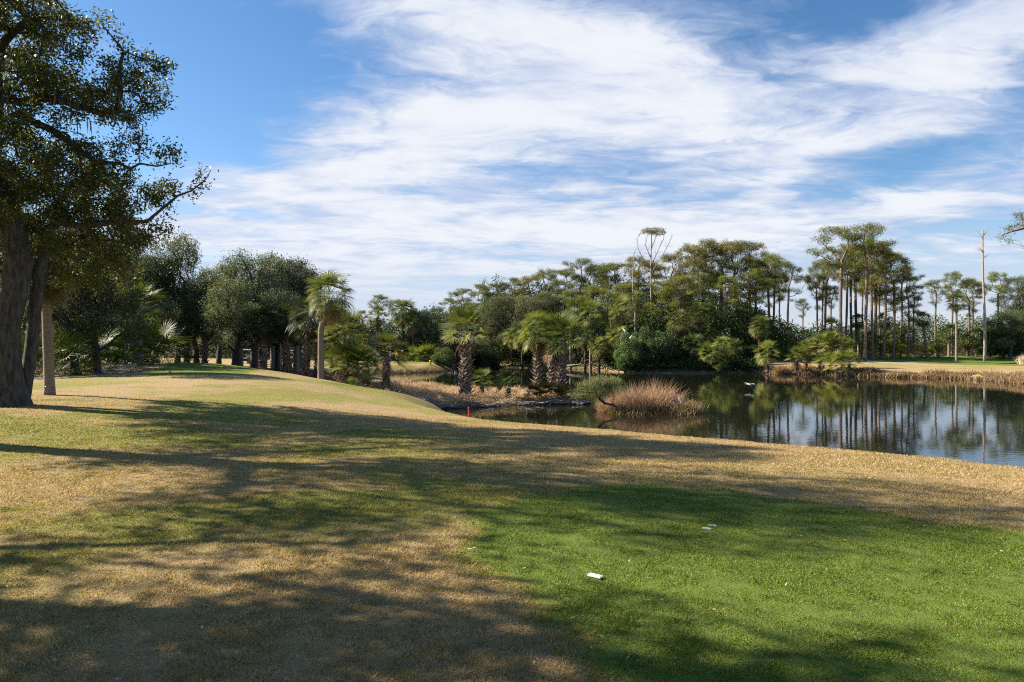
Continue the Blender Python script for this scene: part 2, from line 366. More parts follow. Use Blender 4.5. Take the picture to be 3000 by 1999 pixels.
def greenness(x, y):
    """0 = dormant tan turf, 1 = lush overseeded turf"""
    P = np.stack([x, y], 1); n = (fbm(x*1.6, y*1.6, 31)-.5)*1.1+(fbm(x*7, y*7, 33)-.5)*.5
    g = np.zeros(len(x))
    g = np.maximum(g, sstep(-poly_sd(P, TEE1)+n*.8, -.30, .34))
    far = sstep(y, 25, 30)
    g = np.maximum(g, sstep(-poly_sd(P, TEE2)+n*.5, -.2, .3)*far)
    g = np.maximum(g, sstep(-poly_sd(P, GREEN3), -.5, 1.0)*far)
    g = np.maximum(g, .8*sstep(-poly_sd(P, GREEN4), -.5, 1.0)*far)
    patch = sstep(fbm(x*.22+3, y*.22, 41)*.7+fbm(x*1.1, y*1.1, 43)*.3, .42, .66)
    left = sstep(-x, -1, 5)*sstep(y, 4, 8)*sstep(-y, -32, -18)
    base = patch*(.16+.52*left+.16*sstep(y, 18, 26))+.10*left; base = np.minimum(base, .48)
    base = base+.30*np.exp(-((x+9.5)/3)**2-((y-36.5)/2.6)**2)+.4*np.exp(-((x+8.2)/1.7)**2-((y-35.5)/2.5)**2)
    base = base+.28*np.exp(-((x+1)/1.7)**2-((y-8.4)/1.2)**2)
    return np.clip(np.maximum(g, base), 0, 1)
def build_ground():
    X, Y = np.meshgrid(GX, GY); x = X.ravel(); y = Y.ravel(); z = terrain(x, y)
    near = sstep(-np.hypot(x, y-6), -26, -12)
    z = z+near*(fbm(x*2.6, y*2.6, 77, 3)-.5)*.035
    nx, ny = len(GX), len(GY)
    i = (np.arange(ny-1)[:, None]*nx+np.arange(nx-1)[None]).ravel()
    F = np.stack([i, i+1, i+nx+1, i+nx], 1)
    P = np.stack([x, y], 1); e = (fbm(x*1.3, y*1.3, 61)-.5)
    g = greenness(x, y)
    mul = np.maximum(sstep(-poly_sd(P, MULCH)+e*1.2, -.3, .5), sstep(-poly_sd(P, WOODL)+e*2, -.5, .6))
    path = np.maximum(sstep(-poly_sd(P, PATH), -.05, .12), sstep(-poly_sd(P, SAND)+e, -.3, .3))
    sd = poly_sd(P, WATER); mud = sstep(-sd+e*.8, -.55, -.1)*sstep(y, 28, 40)
    pen = sstep(y+e*2, 42.5, 45)*sstep(-y, -64, -60)*sstep(x, -13, -10.5)*sstep(-x, -8, -6)
    wood = sstep(y+e*14, 128, 140)+0*x
    mul = np.clip(np.maximum(mul, wood), 0, 1)
    cols = np.stack([g, mul, path, np.clip(mud, 0, 1)], 1)
    m, G = mat_new('turf')
    geo = G.node('ShaderNodeNewGeometry'); pos = geo.outputs['Position']
    za = G.node('ShaderNodeAttribute', attribute_name='zones'); sp = G.node('ShaderNodeSeparateColor'); G.l.new(za.outputs['Color'], sp.inputs[0])
    gr, mu, pa = sp.outputs; md = za.outputs['Alpha']
    n_f = G.noise(pos, 55, 3, .7); n_m = G.noise(pos, 9, 5, .7); n_l = G.noise(pos, 1.3, 4, .6)
    gg = G.m('ADD', gr, G.m('MULTIPLY', G.m('SUBTRACT', n_m.outputs['Fac'], .5), .55), clamp=True)
    tan = G.mix(G.ss(n_m.outputs['Fac'], .3, .7), (.33, .225, .115), (.46, .33, .175))
    tan = G.mix(G.ss(n_l.outputs['Fac'], .35, .7), tan, (.40, .285, .135))
    grn = G.mix(G.ss(n_m.outputs['Fac'], .3, .7), (.082, .145, .014), (.135, .205, .026))
    olv = G.mix(G.ss(n_l.outputs['Fac'], .3, .7), (.27, .245, .055), (.21, .215, .045))
    c = G.mix(G.ss(gg, .05, .5), tan, olv); c = G.mix(G.ss(gg, .5, .85), c, grn)
    c = G.mix(G.ss(n_f.outputs['Fac'], .28, .70, .42, 0), c, (.16, .125, .065))
    c = G.mix(mu, c, G.mix(n_m.outputs['Fac'], (.055, .030, .018), (.13, .070, .045)))
    c = G.mix(pa, c, G.mix(n_m.outputs['Fac'], (.27, .25, .225), (.36, .34, .31)))
    c = G.mix(md, c, G.mix(n_m.outputs['Fac'], (.07, .05, .035), (.16, .115, .08)))
    p = G.node('ShaderNodeBsdfPrincipled'); G.put(p.inputs['Base Color'], c); p.inputs['Roughness'].default_value = .9
    p.inputs['Specular IOR Level'].default_value = .1
    b = G.node('ShaderNodeBump'); b.inputs['Strength'].default_value = .9; b.inputs['Distance'].default_value = .03
    G.put(b.inputs['Height'], G.m('ADD', n_f.outputs['Fac'], G.m('MULTIPLY', n_m.outputs['Fac'], 1.3))); G.l.new(b.outputs[0], p.inputs['Normal'])
    o = G.node('ShaderNodeOutputMaterial'); G.l.new(p.outputs[0], o.inputs[0])
    tag(obj('ground', mesh('ground', np.stack([x, y, z], 1), F, m, cols={'zones': cols}, smooth=True)), kind='structure')
build_ground()

def build_water():
    lo, hi = WATER.min(0)-4, WATER.max(0)+4
    m, G = mat_new('pond_water')
    geo = G.node('ShaderNodeNewGeometry'); pos = geo.outputs['Position']
    n1 = G.noise(G.scale(pos, (1, 1.6, 1)), 2.2, 3, .5); n2 = G.noise(pos, .22, 3, .5); n3 = G.noise(G.scale(pos, (.8, 2.2, 1)), 7, 2, .5)
    h = G.m('ADD', G.m('MULTIPLY', n1.outputs['Fac'], G.ss(n2.outputs['Fac'], .35, .7, .5, 1.5)), G.m('MULTIPLY', n3.outputs['Fac'], .07))
    p = G.node('ShaderNodeBsdfPrincipled'); p.inputs['Base Color'].default_value = (.010, .011, .007, 1)
    p.inputs['Roughness'].default_value = .015; p.inputs['IOR'].default_value = 1.45; p.inputs['Specular IOR Level'].default_value = .5
    b = G.node('ShaderNodeBump'); b.inputs['Strength'].default_value = .08; b.inputs['Distance'].default_value = .03
    G.put(b.inputs['Height'], h); G.l.new(b.outputs[0], p.inputs['Normal'])
    o = G.node('ShaderNodeOutputMaterial'); G.l.new(p.outputs[0], o.inputs[0])
    V = [(lo[0], lo[1], 0), (hi[0], lo[1], 0), (hi[0], hi[1], 0), (lo[0], hi[1], 0)]
    tag(obj('pond_water', mesh('pond_water', V, [[(0, 1, 2, 3)]], m)), kind='structure')
build_water()

# ------------------------------------------------------------------ grass close to the camera
def build_grass():
    rg = np.random.default_rng(3)
    n = 1000000
    d = 2.2*np.exp(rg.random(n)**1.0*math.log(23/2.2)); x = (rg.random(n)*2-1)*(d*.80+2.2)+rg.normal(size=n)*1.3
    y = d
    g = greenness(x, y); z = terrain(x, y)+sstep(-np.hypot(x, y-6), -26, -12)*(fbm(x*2.6, y*2.6, 77, 3)-.5)*.035; k = z > 1.0; x, y, z, d, g = x[k], y[k], z[k], d[k], g[k]; n = len(x)
    hb = sstep(.5*fbm(x*1.7, y*1.7, 91, 3)+.5*fbm(x*10, y*10, 92, 2), .28, .72)
    h = (.014+.017*rg.random(n))*np.clip(14/d, .35, 1)*(.45+.95*hb)*np.where(g > .6, .70, 1.0)*(1+.012*d)
    w = .0030*(d/3.6)**.75
    a = rg.random(n)*2*math.pi; b = rg.random(n)*2*math.pi; lean = rg.uniform(.2, 1.9, n)*h*np.where(g > .6, .8, 1.0)
    S = np.stack([np.cos(a)*w, np.sin(a)*w, 0*w], 1); C = np.stack([x, y, z-.004], 1)
    T = C+np.stack([np.cos(b)*lean, np.sin(b)*lean, h], 1)
    V = np.stack([C-S, C+S, T], 1).reshape(-1, 3)
    q = rg.random(n)
    lush = g > q*.55+.32
    t = np.where(lush, rg.uniform(.0, .34, n), np.where(rg.random(n) < g*1.5, rg.uniform(.33, .5, n), rg.uniform(.5, .95, n)))
    dead = (rg.random(n) < .10); t = np.where(dead & lush, rg.uniform(.4, .75, n), t); q = np.clip(10/d, .25, 1); t = np.where(t > .45, .74+(t-.74)*q, .2+(t-.2)*q); t = t+np.where(t > .45, (fbm(x*8, y*8, 95, 2)-.5)*.55*q, (fbm(x*5, y*5, 96, 2)-.5)*.16)
    tag(obj('grass', mesh('grass', V, np.arange(n*3).reshape(-1, 3), M['grass'], {'tint': np.repeat(t, 3)})), 'short mown grass around the camera, tan and dormant with greener turf on the tee', 'grass', kind='stuff')
build_grass()
def build_litter():
    rg = np.random.default_rng(8); n = 520
    d = 3.5*np.exp(rg.random(n)*math.log(34/3.5)); x = (rg.random(n)*2-1)*d*.8-2*rg.random(n); z = terrain(x, d)
    xo = rg.normal(size=500)*2.0-13.0; yo = rg.normal(size=500)*1.6+18.6; x = np.concatenate([x, xo]); d = np.concatenate([d, yo]); z = terrain(x, d)
    k = z > 1.2; C = np.stack([x, d, z+.03], 1)[k]; n = len(C)
    D = unit(np.stack([rg.normal(size=n), rg.normal(size=n), rg.normal(size=n)*.25], 1))
    V, F, t = leaves(C, rg, .036, .016, up=3, D=D)
    tag(obj('fallen_leaves', mesh('fallen_leaves', V, F, M['reed'], {'tint': .25+.45*t})), 'small dry tan leaves scattered over the mown turf', 'leaf litter', kind='stuff')
build_litter()

# ------------------------------------------------------------------ tree grower
def colonize(attrs, stem, step, infl, kill, iters, rg, wob=.25, trop=0.0):
    nodes = [np.array(p, float) for p in stem[0]]; par = [-1]+list(range(len(nodes)-1))
    for br in stem[1:]:                                # extra stems: (index of parent node, points)
        k = br[0]
        for p in br[1]: nodes.append(np.array(p, float)); par.append(k); k = len(nodes)-1
    A = np.asarray(attrs, float); N = np.array(nodes); alive = np.ones(len(A), bool)
    D = ((A[:, None]-N[None])**2).sum(-1); ni = D.argmin(1); nd = D.min(1)
    for it in range(iters):
        act = alive & (nd < infl*infl)
        if not act.any(): break
        idx = ni[act]; dv = unit(A[act]-N[idx])
        acc = np.zeros((len(N), 3)); np.add.at(acc, idx, dv)
        u = np.unique(idx)
        dirs = unit(unit(acc[u])+rg.normal(size=(len(u), 3))*wob+np.array([0, 0, trop]))
        new = N[u]+dirs*step
        base = len(N); N = np.vstack([N, new]); par += list(u)
        Dn = ((A[:, None]-new[None])**2).sum(-1); j = Dn.argmin(1); m_ = Dn[np.arange(len(A)), j]
        b = m_ < nd; nd[b] = m_[b]; ni[b] = base+j[b]
        alive &= nd > kill*kill
        if len(N) > 16000: break
    return N, np.array(par)
def branch_mesh(N, par, R0, tip, rg, pw=2.3, mb=None, flare=0.0):
    n = len(N); w = np.full(n, tip**pw); ch = [[] for _ in range(n)]
    for i in range(1, n): ch[par[i]].append(i)
    order = []; st = [0]
    while st:
        q = st.pop(); order.append(q); st += ch[q]
    leafc = np.zeros(n)
    for i in reversed(order):
        if ch[i]: w[i] = sum(w[c] for c in ch[i])
    r = w**(1/pw); r = tip+(r-tip)*(R0-tip)/max(r[0]-tip, 1e-6)
    mb = mb or MB(); stack = [(0, None)]
    while stack:
        i, p = stack.pop(); chain = [i]
        while ch[chain[-1]]:
            c = sorted(ch[chain[-1]], key=lambda q: -r[q]); nxt = c[0]
            for q in c[1:]: stack.append((q, chain[-1]))
            chain.append(nxt)
        P = N[chain]; rr = r[chain].copy()
        if p is not None: P = np.vstack([N[p], P]); rr = np.concatenate([[min(rr[0], r[p])], rr])
        if len(P) < 2: continue
        if i == 0 and flare: hh = P[:, 2]-P[0, 2]; rr = rr*(1+flare*np.exp(-hh/.35))
        big = rr.max(); k = 12 if big > .25 else 7 if big > .08 else 4 if big > .025 else 3
        if k == 12:
            rr = rr*(1+.06*np.sin(np.arange(len(rr))*1.7))
        mb.tube(P, rr, k, cap=False)
    return mb, r
def in_blobs(blobs, n, rg, shell=.0):
    """points in ellipsoids (cx,cy,cz,rx,ry,rz)"""
    b = np.array(blobs, float); vol = (b[:, 3]*b[:, 4]*b[:, 5])**.72; k = rg.choice(len(b), n, p=vol/vol.sum())
    u = unit(rg.normal(size=(n, 3)))*(shell+(1-shell)*rg.random(n)**(1/3.))[:, None]
    return b[k, :3]+u*b[k, 3:6]
def tree_meshes(name, stem, blobs, R0, nattr, step, kill, rg, leafmat, leafL, leafW, per, sig, barkmat='bark', tip=.012, moss=0, infl=99, flare=.5, iters=110, tipmax=2.2, wob=.3, flat=1.0, trop=0.0, pw=2.3):
    A = in_blobs(blobs, nattr, rg)
    N, par = colonize(A, stem, step, infl, kill, iters, rg, wob, trop)
    mb, r = branch_mesh(N, par, R0, tip, rg, flare=flare, pw=pw)
    tk = mb.mesh(name+'_trunk', M[barkmat], True)
    nst = len(stem[0])+sum(len(b[1]) for b in stem[1:])
    t = np.where((r < tip*tipmax) & (np.arange(len(N)) >= nst))[0]
    C = np.repeat(N[t], per, 0); n = len(C)
    C = C+rg.normal(size=(n, 3))*sig*np.array([1, 1, flat])
    clump = np.repeat(rg.random(len(t)), per)
    tint = np.clip(rg.random(n)*.6+clump*.4, 0, 1)
    V, F, tt = leaves(C, rg, leafL, leafW, .35, tint=tint)
    ms = None; F = [F]; nF = len(V)//4
    if moss:
        s = rg.choice(t, min(moss, len(t)), replace=False); k = 9
        P = np.repeat(N[s], k, 0)+rg.normal(size=(len(s)*k, 3))*np.array([.16, .16, .04]); L = rg.uniform(.2, .75, len(P))*np.repeat(rg.uniform(.4, 1.3, len(s)), k)
        a = rg.random(len(P))*math.pi; w = .011; S = np.stack([np.cos(a)*w, np.sin(a)*w, 0*a], 1)
        E = P+np.stack([rg.normal(size=len(P))*.06, rg.normal(size=len(P))*.06, -L], 1)
        Vm = np.stack([P-S, P+S, (P+E)/2+S*1.6, E, (P+E)/2-S*1.6], 1).reshape(-1, 3); b = np.arange(len(P))*5
        F += [np.stack([b, b+1, b+2, b+4], 1)+len(V), np.stack([b+4, b+2, b+3], 1)+len(V)]; V = np.vstack([V, Vm]); tt = np.concatenate([tt, np.repeat(rg.random(len(P)), 5)])
    cr = mesh(name+'_crown', V, F, M[leafmat], {'tint': tt})
    if moss:
        cr.materials.append(M['moss']); mi = np.zeros(len(cr.polygons), np.int32); mi[nF:] = 1; cr.polygons.foreach_set('material_index', mi)
    return tk, cr

def P3(px, y, d): return (W(px, d), d, CAMZ-(y-1000)/2000*d)
def pblob(px, y, d, rpx, ry, rd): return (*P3(px, y, d), rpx*d/2000, rd, ry*d/2000)
def place(name, ms, loc, label, cat, group=None, rz=0.0, scale=1.0, color=None, leaf='crown', bark=None):
    e = empty(name, loc, label, cat, group, rz, scale)
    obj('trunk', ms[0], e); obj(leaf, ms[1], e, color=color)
    return e

# the big live oak at the left edge
def hero_oak():
    rg = np.random.default_rng(21)
    bx, by = W(24, 19), 19.0; bz = gz(bx, by)-.15
    stem = [[(bx, by, bz), (bx+.02, by, bz+.7), (bx-.03, by, bz+1.5), (bx-.02, by, bz+2.4), (bx+.10, by+.1, bz+3.3), (bx+.22, by+.1, bz+4.2), (bx+.1, by, bz+5.2), (bx-.1, by, bz+6.3)],
            [6, [(bx-.15, by-.1, bz+6.0), (bx-.6, by, bz+6.9), P3(-60, 330, 19), P3(-45, 230, 19), P3(-10, 150, 18.8), P3(40, 90, 18.5), P3(90, 60, 18.3), P3(150, 52, 18.2), P3(210, 62, 18.1), P3(245, 78, 18)]],
            [0, [(bx+.20, by+.3, bz+.05), (bx+.24, by+.4, bz+.9), (bx+.30, by+.5, bz+1.8), (bx+.32, by+.6, bz+2.8), (bx+.42, by+.6, bz+3.7), (bx+.62, by+.6, bz+4.8), P3(125, 690, 19.6), P3(170, 650, 19.7), P3(240, 665, 19.8), P3(330, 650, 20), P3(430, 650, 20), P3(478, 610, 20), P3(520, 575, 20), P3(560, 560, 20), P3(600, 530, 20), P3(618, 500, 20)]],
            [12, [P3(-20, 290, 18.6), P3(60, 300, 18.5), P3(120, 288, 18.4), P3(180, 295, 18.3), P3(225, 310, 18.3), P3(290, 330, 18.3), P3(340, 330, 18.3), P3(352, 270, 18.3), P3(350, 200, 18.3), P3(362, 150, 18.3), P3(330, 110, 18.3), P3(300, 75, 18.3)]],
            [12, [P3(0, 350, 19), P3(60, 332, 19), P3(100, 360, 19), P3(150, 380, 19), P3(190, 410, 19), P3(230, 440, 19), P3(280, 475, 19), P3(350, 480, 19), P3(382, 495, 19), P3(410, 480, 19), P3(460, 488, 19), P3(500, 480, 19)]]]
    B = [pblob(60, 20, 18, 170, 90, 2.2), pblob(190, 60, 18, 75, 35, 1.0), pblob(-150, 60, 19, 200, 160, 3.5), pblob(40, 180, 19, 150, 80, 2.4), pblob(170, 230, 18.5, 130, 70, 1.8),
         pblob(335, 80, 18.3, 40, 42, .5), pblob(400, 125, 18.3, 60, 22, .5), pblob(280, 200, 18.4, 60, 60, .9), pblob(420, 230, 18.3, 85, 70, 1.1), pblob(460, 190, 18.3, 55, 30, .6), pblob(400, 320, 18.3, 90, 45, 1.0), pblob(300, 300, 18.3, 80, 50, 1.3),
         pblob(250, 400, 19, 90, 45, 1.3), pblob(400, 420, 19, 70, 35, .8), pblob(465, 410, 19, 40, 40, .5), pblob(500, 475, 19, 28, 25, .4), pblob(330, 460, 19, 80, 22, .6),
         pblob(60, 430, 19.5, 170, 90, 2.3), pblob(180, 560, 20, 180, 100, 2.8), pblob(0, 620, 20, 200, 130, 3.2), pblob(-220, 420, 20, 200, 260, 4), pblob(330, 560, 20, 110, 55, 1.5), pblob(430, 545, 20, 75, 40, 1.0),
         pblob(200, 720, 21, 190, 90, 3), pblob(40, 790, 21, 150, 60, 2.6), pblob(350, 690, 21, 80, 45, 1.5), pblob(490, 600, 20, 55, 32, .7), pblob(560, 555, 20, 45, 28, .5), pblob(610, 500, 20, 26, 40, .4), pblob(310, 800, 23, 110, 50, 2),
         pblob(150, 600, 22, 220, 160, 2.6), pblob(480, 680, 20.5, 50, 18, .8), pblob(600, 535, 20, 40, 22, .4), pblob(540, 600, 20, 50, 22, .5), pblob(470, 560, 20, 60, 30, .7), pblob(500, 300, 18.3, 30, 40, .4), pblob(330, 150, 18.3, 45, 40, .5)]
    o = np.array([bx, by, bz]); sh = lambda p: tuple(np.array(p)-o)
    stem = [[sh(p) for p in stem[0]]]+[[b[0], [sh(p) for p in b[1]]] for b in stem[1:]]
    B = [(*sh(b[:3]), *b[3:]) for b in B]
    ms = tree_meshes('live_oak', stem, B, .36, 4200, .22, .45, rg, 'oak_leaf', .115, .048, 50, .135, tip=.010, moss=50, flare=.8, tipmax=2.4, iters=150, wob=.50, pw=2.15)
    place('live_oak', ms, (bx, by, bz), 'huge twin-stemmed live oak at the left edge, its crown reaching up out of the frame', 'tree')
hero_oak()

def gen_oak(seed, H=11, Rr=5.0, base=3.0, mat='oak_grey', lean=0.0, per=52, na=1500, L=.19, Wd=.095, moss=60, R0=.32):
    rg = np.random.default_rng(seed)
    k = 12; B = [(lean*1.5, 0, H*.60, Rr*.45, Rr*.45, H*.26)]
    for i in range(k):
        a = i/k*6.283+rg.uniform(-.3, .3); q = Rr*rg.uniform(.50, .85); s = Rr*rg.uniform(.22, .36)
        B.append((lean*1.5+q*math.cos(a), q*math.sin(a), rg.uniform(base+s*.5, H*(.96-.28*q/Rr)), s, s, s*.7))
    for i in range(4):
        a = rg.random()*6.283; B.append((lean*1.5+Rr*.3*math.cos(a), Rr*.3*math.sin(a), H*.85, Rr*.33, Rr*.33, H*.14))
    stem = [[(0, 0, -.1), (lean*.15, .02, .8), (lean*.35, .05, 1.7), (lean*.7, .0, base*.95)]]
    return tree_meshes('oak', stem, B, R0, na, .42, .62, rg, mat, L, Wd, per, .30, tip=.016, moss=moss, flare=.5, tipmax=2.6, wob=.32)
OAKS = [gen_oak(101, base=2.4), gen_oak(102, H=12, Rr=5.6, base=2.8, lean=.8), gen_oak(103, H=10, Rr=4.2, base=2.0), gen_oak(104, H=13, Rr=6.2, base=3.4, mat='oak_leaf', moss=40, per=34)]
def oak(v, px, d, ytop, label, group=None, rz=0.0, ws=1.0, color=None, cat='tree', x=None, name='live_oak'):
    X = W(px, d) if x is None else x; z = gz(X, d); top = CAMZ+(1000-ytop)*d/2000
    H = [11, 12, 10, 13][v]; s = (top-z)/(H*1.02)
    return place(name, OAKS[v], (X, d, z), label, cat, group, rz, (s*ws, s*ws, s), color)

# unseen oaks: left ones shade the lawn; rear ones are added to block skylight
rgS = np.random.default_rng(77)
SHADE = [gen_oak(301, H=14, Rr=3.9, base=7.0, mat='oak_leaf', per=80, na=540, L=.15, Wd=.075, moss=0, R0=.34), gen_oak(302, H=9, Rr=3.3, base=3.6, mat='oak_leaf', per=42, na=480, L=.16, Wd=.09, moss=0, R0=.28)]
for x, y, s_, v, rz in [(-15.2, 13.8, 1.0, 0, .4), (-12.9, 6.9, 1.16, 1, 1.1), (-10.6, 4.2, 1.0, 1, 2.0), (-7.0, -5.0, 1.3, 1, 3.0), (1.0, -8.0, 1.4, 1, 5.5), (-14.5, -3.5, 1.4, 1, .9), (8.0, -10.0, 1.3, 1, .2)]:
    place('live_oak', SHADE[v], (x, y, gz(x, y)), 'unseen live oak shading the lawn, those behind the camera added to block sky light', 'tree', 'oaks outside the frame whose shade crosses the lawn', rz, s_)

# ------------------------------------------------------------------ oaks of the left wood
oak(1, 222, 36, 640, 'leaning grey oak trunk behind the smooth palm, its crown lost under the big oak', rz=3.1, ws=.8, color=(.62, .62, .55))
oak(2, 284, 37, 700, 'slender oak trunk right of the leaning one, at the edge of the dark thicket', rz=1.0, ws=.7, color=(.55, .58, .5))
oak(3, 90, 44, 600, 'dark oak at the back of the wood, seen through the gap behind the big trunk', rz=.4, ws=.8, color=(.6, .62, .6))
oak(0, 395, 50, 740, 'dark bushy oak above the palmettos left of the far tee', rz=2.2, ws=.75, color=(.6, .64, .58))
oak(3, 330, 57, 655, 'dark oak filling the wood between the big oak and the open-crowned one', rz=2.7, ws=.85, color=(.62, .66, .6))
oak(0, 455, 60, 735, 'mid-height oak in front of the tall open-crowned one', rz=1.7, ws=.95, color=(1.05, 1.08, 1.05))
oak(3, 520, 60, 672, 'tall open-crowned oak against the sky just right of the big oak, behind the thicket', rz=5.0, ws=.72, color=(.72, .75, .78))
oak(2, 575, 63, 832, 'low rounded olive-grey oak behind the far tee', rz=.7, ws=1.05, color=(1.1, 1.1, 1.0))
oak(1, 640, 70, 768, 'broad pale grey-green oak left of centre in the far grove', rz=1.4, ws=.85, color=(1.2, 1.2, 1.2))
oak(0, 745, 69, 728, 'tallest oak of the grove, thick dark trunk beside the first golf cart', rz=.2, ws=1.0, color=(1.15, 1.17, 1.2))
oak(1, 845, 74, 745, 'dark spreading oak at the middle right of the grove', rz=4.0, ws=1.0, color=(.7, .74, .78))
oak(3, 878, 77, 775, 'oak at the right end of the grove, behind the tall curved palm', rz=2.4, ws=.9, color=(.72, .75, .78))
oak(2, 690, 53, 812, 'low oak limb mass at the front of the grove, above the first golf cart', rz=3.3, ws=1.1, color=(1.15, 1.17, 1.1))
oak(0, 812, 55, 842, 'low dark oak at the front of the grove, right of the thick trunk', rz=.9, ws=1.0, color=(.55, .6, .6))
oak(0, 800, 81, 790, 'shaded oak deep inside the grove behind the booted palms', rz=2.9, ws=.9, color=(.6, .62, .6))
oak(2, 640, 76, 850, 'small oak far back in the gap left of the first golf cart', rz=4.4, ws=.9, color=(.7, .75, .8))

# ------------------------------------------------------------------ palms
def fan(rg, mb, base, D, size, petiole, droop, dead=False, tint=.4):
    """one costapalmate frond: petiole and a fan of blades"""
    D = unit(D); side = np.cross(D, [0, 0, 1.]); side = unit(side) if np.linalg.norm(side) > .05 else np.array([1., 0, 0])
    ang = rg.uniform(-.6, .6); nrm = np.cross(side, D); side = side*math.cos(ang)+nrm*math.sin(ang); nrm = np.cross(side, D)
    hub = base+D*petiole+np.array([0, 0, -droop*petiole*.25])
    s = side*.018; mb.add([base-s, base+s, hub+s*.6, hub-s*.6], None, [(0, 1, 2, 3)], t=tint*.7)
    D2 = unit(D+np.array([0, 0, -droop*.55])); n = 23
    a = np.linspace(-1.7, 1.7, n)+rg.uniform(-.05, .05, n); L = size*(.62+.42*np.cos(a*.8))*rg.uniform(.85, 1.12, n)
    dr = D2[None]*np.cos(a)[:, None]+side[None]*np.sin(a)[:, None]
    dr = unit(dr+nrm[None]*(.22*np.abs(np.sin(a)))[:, None])
    w = size*.047*(.6 if dead else 1); pr = unit(np.cross(dr, nrm[None]))
    b0 = hub[None]+0*dr; m1 = b0+dr*(L*.58)[:, None]; tp = m1+unit(dr+np.array([0, 0, -(.22+droop*1.25)]))*(L*.42)[:, None]
    m1 = m1+np.array([0, 0, -.04*size])
    V = np.stack([b0-pr*w*.25, b0+pr*w*.25, m1+pr*w*.5, m1-pr*w*.5, tp], 1).reshape(-1, 3); i = np.arange(n)*5
    mb.add(V, np.stack([i+3, i+2, i+4], 1), np.stack([i, i+1, i+2, i+3], 1), t=np.repeat(np.clip(tint+rg.uniform(-.12, .12, n), 0, 1), 5))
def palm_crown(seed, nf=46, size=.95, pet=.9, lo=-.75, hi=1.35, dead=10, droop=.5, yell=.25, dlo=-1.35, dhi=-.8):
    rg = np.random.default_rng(seed); mb = MB(); ga = 2.39996
    for i in range(nf):
        f = i/nf; el = hi+(lo-hi)*f**.85+rg.uniform(-.12, .12); az = i*ga+rg.uniform(-.25, .25)
        D = np.array([math.cos(az)*math.cos(el), math.sin(az)*math.cos(el), math.sin(el)])
        s = size*rg.uniform(.85, 1.12)*(.72 if f < .12 else 1)
        fan(rg, mb, np.array([0, 0, .25-.45*f])+D*.08, D, s, pet*rg.uniform(.8, 1.1)*(.75 if f < .12 else 1), droop*(.25+f), tint=float(np.clip(.30+rg.uniform(-.15, .2)+(yell*f), 0, 1)))
    crown = mb.mesh('palm_crown', M['palm_leaf'])
    dm = None
    if dead:
        mb = MB()
        for i in range(dead):
            el = rg.uniform(dlo, dhi); az = i*ga+rg.uniform(-.4, .4); D = np.array([math.cos(az)*math.cos(el), math.sin(az)*math.cos(el), math.sin(el)])
            fan(rg, mb, np.array([0, 0, -.25-rg.random()*.35])+D*.1, D, size*rg.uniform(.6, .9), pet*rg.uniform(.45, .8), .5, True, tint=float(rg.uniform(.1, .9)))
        dm = mb.mesh('dead_fronds', M['palm_dead'])
    return crown, dm
def palm_trunk(pts, r0, r1, boots=0, seed=0, bl=.30, lo=0.0):
    rg = np.random.default_rng(seed); mb = MB(); P = np.array(pts, float); t = np.linspace(0, 1, len(P)); n = max(10, int(np.linalg.norm(P[-1]-P[0])*5))
    tt = np.linspace(0, 1, n); Q = np.stack([np.interp(tt, t, P[:, i]) for i in range(3)], 1)
    if len(P) > 2:
        for _ in range(3): Q[1:-1] = (Q[:-2]+Q[1:-1]*2+Q[2:])/4
    rr = r0+(r1-r0)*tt; rr = rr*(1+.14*np.exp(-tt*n*.5))*(1+.025*rg.normal(size=n))
    if not boots:
        mb.tube(Q, rr, 12); return mb.mesh('palm_trunk', M['palm_trunk'], True)
    mb.tube(Q, rr, 9, t=rg.uniform(0, .25, n))
    for i in range(boots):
        f = lo+(1-lo)*(i+.5)/boots; az = i*2.39996+rg.uniform(-.15, .15)
        c = np.array([np.interp(f, tt, Q[:, k]) for k in range(3)]); r = np.interp(f, tt, rr)
        o = np.array([math.cos(az), math.sin(az), 0]); s = np.array([-o[1], o[0], 0]); L = bl*rg.uniform(.6, 1.15)*(1.15-.35*f)
        b = c+o*r*.8; e = b+o*L*rg.uniform(.65, 1.05)+np.array([0, 0, L*rg.uniform(.35, .75)])
        for sg in (-1, 1):                         # the split boot: two crossing prongs
            bb = b+s*sg*r*.40; ee = e+s*sg*-.02; u = np.array([0, 0, .05]); w = s*.035
            mb.add([bb-w*1.4, bb+w*1.4, ee+w*.45, ee-w*.45, bb-w*1.4-u*1.6, bb+w*1.4-u*1.6, ee+w*.45-u*.3, ee-w*.45-u*.3], None,
                   [(0, 1, 2, 3), (4, 7, 6, 5), (0, 4, 5, 1), (1, 5, 6, 2), (2, 6, 7, 3), (3, 7, 4, 0)], t=float(rg.uniform(.25, 1)))
    return mb.mesh('palm_trunk', M['palm_boot'])
CR = {'full': [palm_crown(s, 42, size=1.0, dead=14, droop=.45) for s in (1, 2, 3)],
      'young': [palm_crown(s, 34, size=1.12, pet=.95, lo=-.42, hi=1.45, dead=6, droop=.10, yell=.5) for s in (11, 12, 13)],
      'skirt': [palm_crown(s, 44, dead=34, droop=.85, dlo=-1.5, dhi=-.55) for s in (21, 22)],
      'bush': [palm_crown(s, 26, size=.75, pet=.75, lo=-.05, dead=4, droop=.4, dlo=-.5, dhi=.0) for s in (31, 32, 33)]}
_pc = [0]
